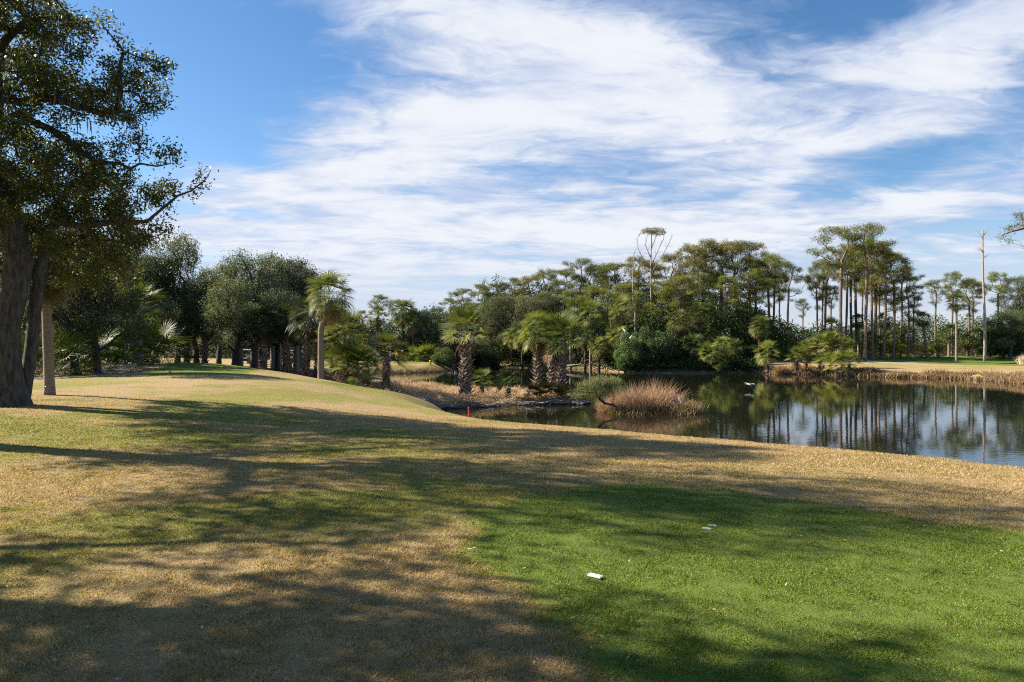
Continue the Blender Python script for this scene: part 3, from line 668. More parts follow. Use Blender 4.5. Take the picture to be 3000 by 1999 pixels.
def palm(px, d, yc, label, kind='full', dia=3.3, r=.17, boots=0, base_px=None, bend=None, group=None, color=None, dcol=None, cat='palm tree', name='cabbage_palm', bl=.28, x=None, lo=0.0, tcol=None):
    """px,yc: where the heart of the crown shows; the foot stands on the ground at base_px"""
    _pc[0] += 1; i = _pc[0]
    bx = W(px if base_px is None else base_px, d) if x is None else x; z = gz(bx, d)-.08
    cx = W(px, d) if x is None else x; cz = CAMZ-(yc-1000)/2000*d
    top = (cx-bx, 0, max(.3, cz-z)); mid = bend or (.5*(cx-bx), .5)
    pts = [(0, 0, 0), (mid[0], 0, top[2]*mid[1]), top] if base_px is not None or bend else [(0, 0, 0), top]
    if bend: pts = [(0, 0, 0), (bend[0]*.25, 0, top[2]*bend[1]*.5), (bend[0], 0, top[2]*bend[1]), top]
    pts = pts[:-1]+[(top[0]*.97, 0, top[2]-.30*dia/3.7)]
    e = empty(name, (bx, d, z), label, cat, group)
    c, dm = CR[kind][i % len(CR[kind])]; s = dia/3.7; rz = i*1.7
    obj('trunk', palm_trunk(pts, r*1.05, r*.9, boots, i, bl, lo), e, color=tcol)
    s *= .9+.22*((i*.618) % 1); tl = (R(9)*math.sin(i*2.1), R(9)*math.cos(i*3.3), rz); kc = .88+.26*((i*.37) % 1)
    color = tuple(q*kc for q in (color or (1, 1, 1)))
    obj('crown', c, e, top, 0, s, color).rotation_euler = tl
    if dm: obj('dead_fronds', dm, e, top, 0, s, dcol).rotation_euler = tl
    return e
def palmetto(px, d, label, s=1.0, group=None, color=None, zoff=0.0, x=None):
    _pc[0] += 1; i = _pc[0]; X = W(px, d) if x is None else x
    e = empty('palmetto_shrub', (X, d, gz(X, d)+zoff), label, 'palmetto', group)
    c, dm = CR['bush'][i % 3]
    obj('fronds', c, e, (0, 0, .12*s), i*1.3, s, color); obj('dead_fronds', dm, e, (0, 0, .3*s), i*1.3, s)
    return e
# lawn and grove
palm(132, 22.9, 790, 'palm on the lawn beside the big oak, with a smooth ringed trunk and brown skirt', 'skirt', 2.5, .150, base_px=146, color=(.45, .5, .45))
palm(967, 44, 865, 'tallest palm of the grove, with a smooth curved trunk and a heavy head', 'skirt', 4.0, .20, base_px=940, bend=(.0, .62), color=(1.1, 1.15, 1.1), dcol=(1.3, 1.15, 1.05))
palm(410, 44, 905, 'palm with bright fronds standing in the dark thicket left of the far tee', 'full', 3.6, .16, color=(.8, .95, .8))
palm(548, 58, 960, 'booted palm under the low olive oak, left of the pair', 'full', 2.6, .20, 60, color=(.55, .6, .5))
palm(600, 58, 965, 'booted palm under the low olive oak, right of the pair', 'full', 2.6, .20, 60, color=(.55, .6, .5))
palm(771, 52, 950, 'palm with a grey booted trunk just right of the thick oak trunk', 'skirt', 3.3, .27, 130, color=(.4, .45, .42), bl=.25)  # grove palms: the oaks' shade is painted into their dark crown colours
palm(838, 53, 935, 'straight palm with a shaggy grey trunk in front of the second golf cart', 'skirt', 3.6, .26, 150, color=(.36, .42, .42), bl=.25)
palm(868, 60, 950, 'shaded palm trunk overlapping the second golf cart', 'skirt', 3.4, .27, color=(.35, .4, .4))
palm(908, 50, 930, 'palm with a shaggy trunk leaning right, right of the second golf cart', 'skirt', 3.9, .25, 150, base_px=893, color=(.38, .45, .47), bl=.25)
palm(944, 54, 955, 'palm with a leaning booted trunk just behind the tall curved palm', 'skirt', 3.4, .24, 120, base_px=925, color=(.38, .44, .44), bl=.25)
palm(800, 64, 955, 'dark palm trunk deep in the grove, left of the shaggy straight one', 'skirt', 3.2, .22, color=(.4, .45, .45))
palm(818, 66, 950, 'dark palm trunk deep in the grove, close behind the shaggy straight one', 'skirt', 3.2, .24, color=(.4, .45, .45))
palm(706, 62, 955, 'dim palm above the roof of the first golf cart', 'full', 2.8, .20, color=(.5, .55, .5))
palm(1012, 47, 985, 'leafy palm in the cluster right of the curved palm, its crown highest', 'young', 3.8, .22, 90, color=(.95, 1.0, .9))
palm(1005, 46, 1062, 'short palm with a pale booted trunk at the front of the cluster', 'young', 3.0, .27, 60, base_px=1008, color=(.9, 1.05, .7))
palm(1042, 46, 1060, 'short bushy palm in the middle of the cluster', 'young', 2.9, .22, 50, color=(.85, 1.05, .65))
palm(1072, 47, 1078, 'lowest palm at the right of the cluster, fronds near the ground', 'young', 2.5, .22, 40, color=(.9, 1.05, .75))
palm(978, 49, 1052, 'dim palm with a shaggy trunk behind the cluster, next to the curved palm', 'young', 2.8, .24, 60, color=(.6, .7, .6))
palm(1132, 49.5, 1032, 'small palm standing alone by the straw bank with a reddish booted trunk', 'young', 3.1, .24, 75, color=(1.1, 1.1, .95), bl=.24)
# on the spit in the pond
palm(1365, 49, 965, 'stout palm in the middle of the spit, its thick trunk bristling with boots', 'young', 3.9, .33, 150, color=(1.05, 1.15, .8), bl=.42)
palm(1412, 49.5, 1120, 'knee-high young palm right of the stout palm, upright fronds', 'bush', 2.5, .16, 26, name='young_palm', color=(.9, 1.15, .6), bl=.2)
palm(1490, 48.5, 1128, 'young palm with arching fronds midway along the spit', 'bush', 3.0, .15, 22, name='young_palm', color=(.85, 1.1, .65), bl=.2)
palm(1574, 50.5, 965, 'left palm of the dense trio on the spit, brown collar of dead boots', 'skirt', 3.7, .22, 120, color=(1.2, 1.3, 1.0), bl=.42)
palm(1618, 52, 985, 'middle palm of the dense trio on the spit', 'young', 3.6, .25, 110, color=(1.05, 1.15, .9), bl=.4)
palm(1652, 49.5, 992, 'right palm of the dense trio on the spit, greener crown', 'young', 3.7, .25, 120, base_px=1640, color=(.85, 1.0, .7), bl=.42)
palmetto(1572, 48.6, 'dark dead palmetto at the foot of the left palm of the trio', .85, color=(.35, .28, .2))
palmetto(1612, 49.2, 'brown palmetto at the foot of the middle palm of the trio', .9, color=(.4, .35, .25))
palmetto(1655, 49.0, 'low palmetto at the foot of the right palm of the trio', .8, color=(.6, .6, .4))
palmetto(1692, 49.0, 'small yellow palmetto at the tip of the spit', .62, color=(1.9, 1.7, .7))
palmetto(1030, 44.5, 'low palmetto in front of the palm cluster', .55, color=(.8, 1, .7))

# ------------------------------------------------------------------ pines
def gen_pine(seed, H=20, cb=.55, Rr=3.4, na=420, per=46, sig=.30, lean=0.0, fork=.70, R0=.22, nb=22):
    rg = np.random.default_rng(seed); B = []
    for i in range(nb):
        u = rg.random() if i > 4 else .55+.1*i; f = cb+(1-cb)*u*.94; a = i*2.4+rg.uniform(-.5, .5)
        prof = (.30+.70*min(1, u/.45))*math.sqrt(max(0.05, 1-max(0, (u-.45)/.62)**2)); q = Rr*prof*rg.uniform(.45, .95)
        s = Rr*rg.uniform(.15, .30); B.append((q*math.cos(a)+lean*f, q*math.sin(a), H*f+rg.normal()*.25, s*1.2, s*1.2, s*.62))
    for i in range(3):
        a = rg.random()*6.28; B.append((lean+.9*math.cos(a), .9*math.sin(a), H*.955, Rr*.34, Rr*.34, .7))
    stem = [[(lean*t_+.16*math.sin(t_*5+seed), .14*math.cos(t_*4+seed), H*t_-.1*(t_ == 0)) for t_ in np.linspace(0, fork, 14)]]
    A = in_blobs(B, na, rg); N, par = colonize(A, stem, .42, 99, .55, 70, rg, .30, .10)
    mb, r = branch_mesh(N, par, R0, .026, rg, pw=2.0, flare=.25); tk = mb.mesh('pine_trunk', M['bark_pine'], True)
    t = np.where((r < .026*1.7) & (np.arange(len(N)) >= 14))[0]
    C = np.repeat(N[t], per, 0)+rg.normal(size=(len(t)*per, 3))*sig*np.array([1, 1, .6])+np.array([0, 0, .12])
    tint = np.clip(rg.random(len(C))*.55+np.repeat(rg.random(len(t)), per)*.45, 0, 1)
    D = unit(rg.normal(size=(len(C), 3))+np.array([0, 0, .5]))
    V, F, tt = leaves(C, rg, .30, .058, .2, tint=tint, D=D)
    return tk, mesh('pine_crown', V, F, M['needle'], {'tint': tt})
PINES = [gen_pine(1, cb=.50, Rr=3.8), gen_pine(2, cb=.42, Rr=4.4, na=520), gen_pine(3, cb=.60, Rr=3.9), gen_pine(4, cb=.34, Rr=4.8, lean=.9, fork=.6, na=600, nb=20), gen_pine(5, cb=.66, Rr=3.0, na=260), gen_pine(6, cb=.26, Rr=4.6, fork=.6, na=680, nb=22)]
BRZ, OLV, YEL, DRK, GRY = (1.35, 1.05, .8), (1.0, 1.0, 1.0), (1.35, 1.3, .9), (.62, .75, .8), (.85, .95, 1.05)
def pine(v, px, d, ytop, label, group=None, color=OLV, ws=1.0, rz=None, name='pine_tree'):
    X = W(px, d); z = gz(X, d); s = (CAMZ+(1000-ytop)*d/2000-z)/20.6; ws = ws*(.88+.3*((px*.618) % 1))
    return place(name, PINES[v], (X, d, z), label, 'tree', group, (px*1.37) % 6.28 if rz is None else rz, (s*ws, s*ws, s), color)
ORD = ['first', 'second', 'third', 'fourth', 'fifth', 'sixth', 'seventh', 'eighth', 'ninth', 'tenth', 'eleventh', 'twelfth', 'thirteenth', 'fourteenth', 'fifteenth', 'sixteenth', 'seventeenth', 'eighteenth', 'nineteenth', 'twentieth', 'twenty-first', 'twenty-second', 'twenty-third', 'twenty-fourth', 'twenty-fifth']
# skyline row of the wood straight across the pond, from left to right
SKY = [(5, 1278, 138, 900, OLV), (1, 1322, 136, 868, GRY), (3, 1368, 134, 838, OLV), (5, 1410, 132, 826, YEL), (0, 1455, 132, 820, GRY), (3, 1500, 130, 805, OLV), (1, 1555, 128, 800, BRZ), (0, 1600, 128, 778, OLV),
       (3, 1645, 126, 782, GRY), (1, 1700, 124, 748, OLV), (0, 1738, 126, 762, GRY), (5, 1780, 124, 765, OLV), (3, 1822, 122, 760, OLV), (1, 1868, 122, 742, BRZ), (0, 1905, 124, 752, OLV), (5, 1965, 122, 735, BRZ),
       (3, 2012, 120, 712, BRZ), (1, 2062, 120, 690, OLV), (0, 2110, 120, 694, BRZ), (3, 2165, 120, 692, OLV), (1, 2200, 121, 700, BRZ)]
for k, (v, px, d, yt, c) in enumerate(SKY):
    pine(v, px, d, yt, 'pine on the skyline of the wood across the pond, %s crown from its left end' % ORD[k], 'pines of the wood across the pond', c, 1.05)
MID = [(5, 1340, 122, 905, YEL), (3, 1400, 120, 880, YEL), (5, 1468, 120, 872, YEL), (1, 1530, 118, 860, BRZ), (3, 1590, 118, 850, OLV), (5, 1670, 116, 842, YEL), (3, 1745, 114, 830, YEL), (5, 1830, 114, 822, YEL), (3, 1925, 112, 815, YEL), (5, 1990, 110, 800, YEL),
       (3, 2060, 110, 790, OLV), (5, 2130, 110, 800, YEL), (1, 2190, 112, 790, OLV)]
for k, (v, px, d, yt, c) in enumerate(MID):
    pine(v, px, d, yt, 'yellow-green pine in front of the skyline row across the pond, %s from its left end' % ORD[k], 'lower pines of the wood across the pond', c, 1.1)
pine(4, 1108, 125, 858, 'thin open pine left of the wood, above the golfers', color=GRY, ws=1.1)
pine(0, 1150, 128, 872, 'pine just right of the thin open one above the golfers', color=OLV)
pine(5, 1060, 120, 905, 'low pine showing between the curved palm and the thin open pine', color=OLV)
pine(3, 1205, 132, 900, 'low pine behind the dark rounded palms above the golfers', color=DRK)
# open stand of tall pines at the right
ST = [(2, 2215, 118, 748, OLV, 'bare-trunked pine at the left end of the open stand, beside the dense wood'), (2, 2252, 116, 738, YEL, 'pine of the close pair at the left of the open stand, left trunk'),
      (0, 2266, 117, 736, YEL, 'pine of the close pair at the left of the open stand, right trunk'), (4, 2285, 122, 790, GRY, 'shorter thin pine between the close pair and the dark-crowned pine'),
      (2, 2310, 112, 758, DRK, 'dark-crowned pine with a long clean trunk, alone left of the gap of sky'), (4, 2392, 120, 790, GRY, 'small-crowned pine right of the gap of sky'),
      (0, 2408, 122, 756, OLV, 'round-topped pine left of the tallest pair, left trunk'), (2, 2420, 121, 752, BRZ, 'round-topped pine left of the tallest pair, right trunk'),
      (4, 2436, 124, 830, DRK, 'thin short pine left of the tallest pair'), (2, 2466, 108, 650, OLV, 'very tall pine with a thick pale trunk, left of the tallest two'),
      (4, 2480, 118, 740, DRK, 'slim pine hard against the right of the left tallest trunk'), (2, 2494, 121, 705, BRZ, 'leaning pine between the two tallest, left one'), (2, 2508, 120, 715, OLV, 'pine between the two tallest, right one'),
      (2, 2538, 108, 640, OLV, 'very tall pine with a thick pale trunk, right of the tallest two'), (4, 2526, 124, 760, DRK, 'thin pine just left of the right tallest trunk'), (2, 2554, 114, 695, GRY, 'pine just right of the tallest, first of two parallel trunks'),
      (0, 2563, 116, 700, OLV, 'pine just right of the tallest, second of two parallel trunks'), (4, 2578, 125, 780, DRK, 'thin pine in the middle of the right half of the stand'), (1, 2592, 114, 722, BRZ, 'bronze-topped broad pine right of the tallest pair, left trunk'),
      (0, 2618, 115, 728, BRZ, 'bronze-topped broad pine right of the tallest pair, right trunk'), (4, 2640, 122, 770, DRK, 'dark pine between the bronze-topped pines and the right end of the stand'), (1, 2660, 116, 792, GRY, 'lower pine at the right end of the open stand'),
      (4, 2678, 118, 830, DRK, 'smallest pine at the right end of the open stand'), (4, 2352, 128, 870, DRK, 'low dark pine seen in the gap of sky')]
for v, px, d, yt, c, l in ST: pine(v, px, d, yt, l, 'tall pines of the open stand', c, .92 if yt > 700 else .95)
FR = [(4, 2742, 124, 812, GRY, 'pine with a lopsided crown left of the tall smooth palm'), (2, 2790, 126, 788, OLV, 'pine straight behind the tall smooth palm'), (0, 2838, 126, 805, OLV, 'pine between the tall smooth palm and the dead snag'),
      (2, 2850, 130, 812, OLV, 'pine just left of the dead snag'), (2, 2925, 124, 790, YEL, 'pine right of the dead snag'), (0, 2985, 122, 800, DRK, 'dark pine at the right edge above the leafy oak')]
for v, px, d, yt, c, l in FR: pine(v, px, d, yt, l, 'pines behind the far green', c, .9)
def edge_pine():
    rg = np.random.default_rng(64); X, d = W(3090, 70), 70.0; z = gz(max(X, 56), d); o = np.array([X, d, z])
    sh = lambda px, y: np.array(P3(px, y, d))-o
    stem = [[(0, 0, 0), (0, 0, 3), (.1, 0, 6), (0, 0, 9), sh(3085, 690), sh(3085, 620)], [4, [sh(3050, 715), sh(3000, 722), sh(2960, 712)]], [5, [sh(3040, 660), sh(3000, 670), sh(2960, 680), sh(2935, 690)]]]
    B = [(*sh(2940, 695), .9, .9, .35), (*sh(2975, 665), 1.1, 1.1, .4), (*sh(3010, 635), 1.4, 1.2, .5), (*sh(3070, 610), 2, 2, .8), (*sh(3140, 650), 2.2, 2, .8)]
    A = in_blobs(B, 260, rg); N, par = colonize(A, stem, .3, 99, .45, 60, rg, .3)
    mb, r = branch_mesh(N, par, .3, .016, rg, pw=2.0); t = np.where(r < .036)[0]
    C = np.repeat(N[t], 34, 0)+rg.normal(size=(len(t)*34, 3))*np.array([.28, .28, .14]); V, F, tt = leaves(C, rg, .24, .045, .2, D=unit(rg.normal(size=(len(C), 3))+np.array([0, 0, .5])))
    place('pine_tree', (mb.mesh('pine_trunk', M['bark_pine'], True), mesh('pine_crown', V, F, M['needle'], {'tint': tt*.7})), tuple(o), 'pine whose branch reaches in from the right edge, high against the sky', 'tree')
edge_pine()
# dead trees
def dead_tree(px, d, ytop, label, limbs, r=.16, ybase=None, tuft=None, lean=0):
    rg = np.random.default_rng(int(px)); X = W(px, d); z = gz(X, d); H = CAMZ+(1000-ytop)*d/2000-z; mb = MB(); k = d/2000
    e = empty('dead_tree', (X, d, z), label, 'dead tree')
    P = np.array([(lean*k*t+.1*math.sin(t*7), .1*math.cos(t*5), H*t) for t in np.linspace(0, 1, 14)]); mb.tube(P, np.linspace(r, r*.35, 14), 8)
    tm = mb.mesh('dead_trunk', M['bark_dead'], True); obj('trunk', tm, e)
    for pts in limbs:
        mb = MB(); Q = np.array([(k*(a), .35*i*(1 if a > 0 else -1)*.6, CAMZ+(1000-b)*k-z) for i, (a, b) in enumerate(pts)])
        mb.tube(Q, np.linspace(r*.42, .02, len(Q)), 5)
        for j in range(1, len(Q)):
            for s in range(4):
                t = Q[j]+(rg.random()*(Q[j-1]-Q[j])); dv = unit(unit(Q[j]-Q[j-1])+rg.normal(size=3)*.8+np.array([0, 0, .3])); L = rg.uniform(.5, 1.3)
                mb.tube([t, t+dv*L*.5, t+dv*L+np.array([0, 0, .15])], [.03, .02, .01], 3, cap=False)
        obj('limb', mb.mesh('dead_limb', M['bark_dead'], True), e)
    if tuft:
        C = in_blobs([(k*a, 0, CAMZ+(1000-b)*k-z, ra*k, ra*k*.9, rb*k) for a, b, ra, rb in tuft], 1800, rg)
        V, F, tt = leaves(C, rg, .30, .06, .2); obj('needles', mesh('tuft', V, F, M['needle'], {'tint': tt}), e, color=(1.1, .9, .7))
    return e
dead_tree(1908, 116, 672, 'nearly bare pine with a flat tuft of needles on top, rising above the wood', [[(0, 790), (-25, 760), (-40, 730), (-42, 700), (-30, 680)], [(0, 800), (30, 755), (50, 720), (62, 695)], [(0, 780), (20, 735), (38, 700), (40, 682)], [(0, 760), (-18, 720), (-12, 690)], [(0, 730), (12, 700), (22, 680)], [(0, 800), (-32, 780)]], .22, tuft=[(5, 675, 36, 7), (20, 684, 26, 6), (-10, 682, 20, 5)])
dead_tree(1856, 112, 738, 'pale bare snag with a broken forked tip, left of the nearly bare pine', [[(0, 745), (6, 738)], [(0, 790), (10, 780)]], .17)
dead_tree(1792, 112, 812, 'thin leaning bare snag left of the pale forked one', [[(0, 850), (8, 840)]], .11, lean=-8)
dead_tree(2886, 108, 673, 'tall bare dead trunk with short stubs, standing right of the tall smooth palm', [[(-4, 740), (-14, 735), (-22, 730)], [(-5, 700), (-14, 692)], [(-4, 690), (4, 682), (6, 676)], [(-2, 755), (8, 748)]], .24, lean=-8)

# ------------------------------------------------------------------ oaks, palms and shrubs over the water
oak(0, 1240, 112, 905, 'dark rounded evergreen behind the golfers, right of the shaggy palms', rz=1.2, ws=.9, color=(.42, .52, .60))
oak(1, 1345, 108, 985, 'low oak, shade put into its leaf colour, overhanging the water behind the stout palm', rz=.2, ws=1.2, color=(.35, .42, .38))  # dark leaf colour stands in for the shadow on this oak
oak(2, 1425, 108, 985, 'low dark oak overhanging the water right of the stout palm', rz=3.2, ws=1.2, color=(.4, .48, .4))
oak(1, 1475, 116, 858, 'grey-leaved oak in front of the pines, above the gap between stout palm and trio', rz=2.0, ws=.8, color=(1.1, 1.05, .95))
oak(2, 1545, 114, 868, 'grey-brown oak above the palm trio, left of the shore palms', rz=5.0, ws=.9, color=(1.1, 1.05, .95))
oak(0, 1610, 116, 862, 'dark oak in the wood right above the palm trio', rz=1.0, ws=.7, color=(.75, .8, .75))
oak(2, 2215, 112, 900, 'small dark oak at the right end of the dense wood', rz=1.7, ws=.8, color=(.6, .66, .6))
oak(1, 2960, 112, 905, 'bushy oak at the right edge behind the far green', rz=.6, ws=1.1, color=(.8, .95, .75))
oak(3, 2995, 118, 820, 'tall dark oak at the right edge behind the bushy one', rz=3.6, ws=.7, color=(.6, .7, .62))
for k, (px, d, yc, kd, dia, l, c) in enumerate([
    (1105, 112, 925, 'skirt', 4.6, 'shaggy palm above the golfers, leftmost of the three', (.8, .85, .7)), (1180, 110, 915, 'skirt', 5.2, 'shaggy brown-skirted palm above the golfers, middle of the three', (.6, .68, .62)),
    (1212, 109, 940, 'skirt', 4.6, 'dark shaggy palm above the golfers, rightmost of the three', (.5, .62, .62)), (1530, 108, 995, 'skirt', 4.2, 'shore palm with a brown skirt, between the gap and the palm trio', (1.1, 1.1, .9)),
    (1500, 112, 985, 'skirt', 3.8, 'shore palm half hidden left of the palm trio', (1.0, 1.0, .8)), (1672, 106, 930, 'full', 4.0, 'palm crown right above the trio, highest at the left of the shore palms', (.95, 1.1, .8)),
    (1730, 104, 915, 'full', 4.4, 'tall shore palm left of the silvery shrub, pale fronds', (1.15, 1.2, .95)), (1755, 99.5, 1015, 'skirt', 3.9, 'palm with a big pale skirt leaning over the water, left of the silvery shrub', (1.0, 1.0, .8)),
    (1715, 103, 990, 'skirt', 3.8, 'dim palm between the trio and the pale-skirted palm', (.7, .75, .6)), (1815, 102, 905, 'full', 4.4, 'palm crown above the silvery shrub, left one', (1.2, 1.2, .9)), (1862, 106, 880, 'full', 3.8, 'palm crown above the silvery shrub, right one', (1.0, 1.1, .8)),
    (1808, 99, 985, 'skirt', 3.6, 'drooping yellowish palm at the left side of the silvery shrub', (1.3, 1.25, .9)), (1990, 101, 940, 'skirt', 4.6, 'big brown-skirted palm above the dark hollow of the wood', (.85, .8, .7)),
    (2048, 103, 925, 'skirt', 4.4, 'dark palm right of the big brown-skirted one', (.6, .65, .55)), (2030, 97, 1010, 'full', 3.8, 'dark leafy palm low over the water, left of the weeping palms', (.6, .75, .65)),
    (2075, 94.3, 1035, 'skirt', 3.7, 'weeping pale palm at the water, left of the close pair', (1.4, 1.45, 1.1)), (2118, 94.6, 1012, 'skirt', 3.8, 'weeping pale palm at the water, upper right of the close pair', (1.35, 1.4, 1.05)),
    (2105, 93.9, 1058, 'skirt', 3.3, 'lowest weeping palm, fronds touching the water', (1.3, 1.3, .95)), (2152, 97, 1020, 'full', 3.6, 'dark palm at the right end of the dense wood', (.6, .75, .65)),
    (2225, 104, 955, 'skirt', 3.8, 'shaggy palm under the bare-trunked pine at the left of the stand', (.8, .85, .7)), (2248, 90.5, 1032, 'full', 3.9, 'lone low palm on the right shore with a short pale trunk', (1.1, 1.15, .8)),
    (2515, 118, 940, 'skirt', 3.6, 'dark palm crown among the pine trunks', (.45, .55, .5)), (2588, 120, 938, 'skirt', 3.4, 'palm among the pine trunks right of the tallest pine', (.9, .95, .7)),
    (2702, 118, 935, 'skirt', 3.5, 'palm with a slim leaning trunk left of the tall smooth palm', (.95, 1.0, .75)), (2802, 108, 884, 'full', 3.2, 'tall smooth palm with a small round crown standing on the far green', (1.0, 1.0, .75)),
    (2545, 116, 995, 'full', 3.7, 'short palm with a pale booted trunk at the left end of the far green', (1.15, 1.15, .8)), (2582, 117, 1003, 'full', 3.4, 'short palm second from the left end of the far green', (1.1, 1.15, .8)),
    (2660, 119, 985, 'full', 3.5, 'short palm with a brown trunk next to the flag', (1.15, 1.15, .8)), (2620, 124, 990, 'full', 3.6, 'squat palm behind the far green, left of the one by the flag', (1.2, 1.2, .8)),
    (2750, 120, 1010, 'full', 3.2, 'small palm between leaning and tall smooth palms', (1.0, 1.1, .8)), (2860, 122, 985, 'skirt', 4.0, 'shaggy palm at the foot of the dead trunk', (.95, .95, .75)), (2835, 124, 1000, 'skirt', 3.6, 'brownish palm right of the tall smooth palm', (.9, .9, .7)),
    (2780, 124, 975, 'full', 3.8, 'dark green palm behind the tall smooth palm', (.7, .8, .6)), (2435, 112, 960, 'full', 4.2, 'palm crown above the leafy palm thicket on the right shore', (.8, .9, .65))]):
    c = tuple(q*(1.45 if kd == 'skirt' and px < 2300 and c[0] > .9 else 1.15) for q in c); tall = {2248: 40, 2545: 50, 2582: 50}.get(px, 26 if kd == 'skirt' and px < 2300 else 0)
    palm(px, d, yc, l, kd, dia, .20 if px != 2802 else .17, tall, color=c, tcol=(.55, .5, .45) if tall == 26 else None, dcol=(1.35, 1.3, 1.15) if c[0] > 1.2 else None, base_px={2702: 2718}.get(px), group='palms along the far shore')
# palm thickets at the right shore
for px, d, yc, dia, l in [(2335, 91, 1048, 3.2, 'low palm of the left thicket on the right shore, left half'), (2362, 91.5, 1030, 3.3, 'low palm of the left thicket on the right shore, right half, taller'),
                          (2402, 90.5, 1010, 3.4, 'palm at the upper left of the big right-shore thicket'), (2432, 91, 1000, 3.4, 'palm at the top of the big right-shore thicket'), (2468, 90, 1020, 3.4, 'palm at the upper right of the big right-shore thicket'),
                          (2412, 88.5, 1062, 3.0, 'palm at the lower left of the big right-shore thicket, over the water'), (2450, 86.5, 1065, 3.0, 'palm at the bottom middle of the big right-shore thicket, over the water'), (2488, 85.5, 1058, 3.0, 'palm at the lower right of the big right-shore thicket')]:
    palm(px, d, yc, l, 'young', dia, .17, 30, color=(1.25, 1.3, .85), group='low palms crowding the right shore')
# shrubs
def gen_shrub(seed, n=13000, L=.22):
    rg = np.random.default_rng(seed); B = [(0, 0, .9, 1.0, 1.0, .8)]
    for i in range(18):
        a = rg.random()*6.28; s = rg.uniform(.22, .45); q = rg.uniform(.4, 1.15); B.append((q*math.cos(a), q*math.sin(a), rg.uniform(.4, 1.7), s, s, s*.8))
    A = in_blobs(B, 260, rg); N, par = colonize(A, [[(0, 0, 0), (.03, 0, .25), (0, .03, .45)]], .14, 99, .22, 60, rg, .3)
    mb, r = branch_mesh(N, par, .07, .008, rg); C = in_blobs(B, n, rg, .55); V, F, t = leaves(C, rg, L, L*.45, .4)
    return mb.mesh('shrub_stems', M['bark'], True), mesh('shrub_leaves', V, F, M['shrub_leaf'], {'tint': t})
SHR = [gen_shrub(s, L=.10) for s in (1, 2, 3)]
def shrub(px, d, h, w, label, group=None, color=None, x=None, zoff=0):
    X = W(px, d) if x is None else x; e = empty('shrub', (X, d, gz(X, d)+zoff), label, 'shrub', group, (px*.7) % 6.28, (w/2.9, w/2.9, h/2.1)); v = SHR[int(px) % 3]
    obj('stems', v[0], e); obj('foliage', v[1], e, color=color)
for px, d, h, w, l, c in [(1850, 96.2, 5.6, 5.6, 'silvery grey shrub hanging over the water, left half', (2.1, 2.2, 2.2)), (1925, 96, 6.2, 6.2, 'dark silvery shrub hanging over the water, right half', (1.3, 1.4, 1.5)),
                          (1830, 95.5, 2.4, 3.4, 'small blue-green shrub at the waterline below the silvery one', (1.3, 1.6, 1.4)), (1960, 95.4, 3.0, 4.0, 'dark low shrub at the waterline, right of the silvery ones', (.6, .7, .65)),
                          (1300, 101, 3.2, 4.5, 'pale green shrub at the end of the golfers\' bank, beside the yellow post', (1.6, 1.7, 1.3)), (1560, 113, 3.0, 7.0, 'dark bush low on the far shore behind the palm trio', (.5, .6, .45)), (1640, 112, 3.4, 7.0, 'dark bush low on the far shore right of the palm trio', (.45, .55, .45)),
                          (1400, 112, 3.6, 8.0, 'black-green bush at the waterline between the stout palm and the trio', (.35, .42, .35)), (2010, 99, 4.6, 5.0, 'dark bush in the hollow under the brown-skirted palm', (.45, .52, .42)), (2185, 100, 3.2, 4.5, 'dark bush at the right foot of the dense wood', (.55, .65, .5)),
                          (2940, 116, 5.6, 8.0, 'large leafy bush left of the pale boulder', (.9, 1.1, .8)), (2900, 120, 3.6, 6.0, 'rounded bush right of the dead trunk', (.8, .9, .65))]:
    shrub(px, d, h, w, l, color=c)

def thicket(name, label, boxes, n, L, col, seed, mat='shrub_leaf', fans=0):
    """undergrowth that reads as one mass: leaves through a lumpy volume, with stems"""
    rg = np.random.default_rng(seed); b = np.array(boxes, float); area = (b[:, 1]-b[:, 0])*(b[:, 3]-b[:, 2]); k = rg.choice(len(b), n, p=area/area.sum())
    x = b[k, 0]+rg.random(n)*(b[k, 1]-b[k, 0]); y = b[k, 2]+rg.random(n)*(b[k, 3]-b[k, 2])
    h = b[k, 4]*(.45+.95*fbm(x*.35, y*.35, seed, 3)); z = terrain(x, y)+h*rg.random(n)**.75
    keep = terrain(x, y) > .02
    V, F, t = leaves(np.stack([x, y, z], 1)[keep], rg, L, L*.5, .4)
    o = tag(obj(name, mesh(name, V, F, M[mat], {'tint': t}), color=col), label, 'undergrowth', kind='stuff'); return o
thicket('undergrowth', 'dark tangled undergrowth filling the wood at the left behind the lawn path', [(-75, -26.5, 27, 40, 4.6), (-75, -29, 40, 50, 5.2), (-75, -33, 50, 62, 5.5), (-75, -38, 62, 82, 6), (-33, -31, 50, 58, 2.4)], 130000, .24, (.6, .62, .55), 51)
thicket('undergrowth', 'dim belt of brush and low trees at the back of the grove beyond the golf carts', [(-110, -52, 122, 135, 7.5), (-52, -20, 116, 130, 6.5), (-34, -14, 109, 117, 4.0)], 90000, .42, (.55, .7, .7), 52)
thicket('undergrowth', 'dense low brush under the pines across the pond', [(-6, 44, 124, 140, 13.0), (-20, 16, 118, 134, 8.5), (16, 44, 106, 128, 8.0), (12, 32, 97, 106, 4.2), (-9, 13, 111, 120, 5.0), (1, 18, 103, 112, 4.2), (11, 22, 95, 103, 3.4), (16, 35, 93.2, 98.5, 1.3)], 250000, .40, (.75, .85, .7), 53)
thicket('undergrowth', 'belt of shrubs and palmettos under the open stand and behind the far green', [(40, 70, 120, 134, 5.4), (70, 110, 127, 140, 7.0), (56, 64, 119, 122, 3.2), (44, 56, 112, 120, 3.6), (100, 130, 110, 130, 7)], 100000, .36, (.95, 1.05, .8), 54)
rgp = np.random.default_rng(5)
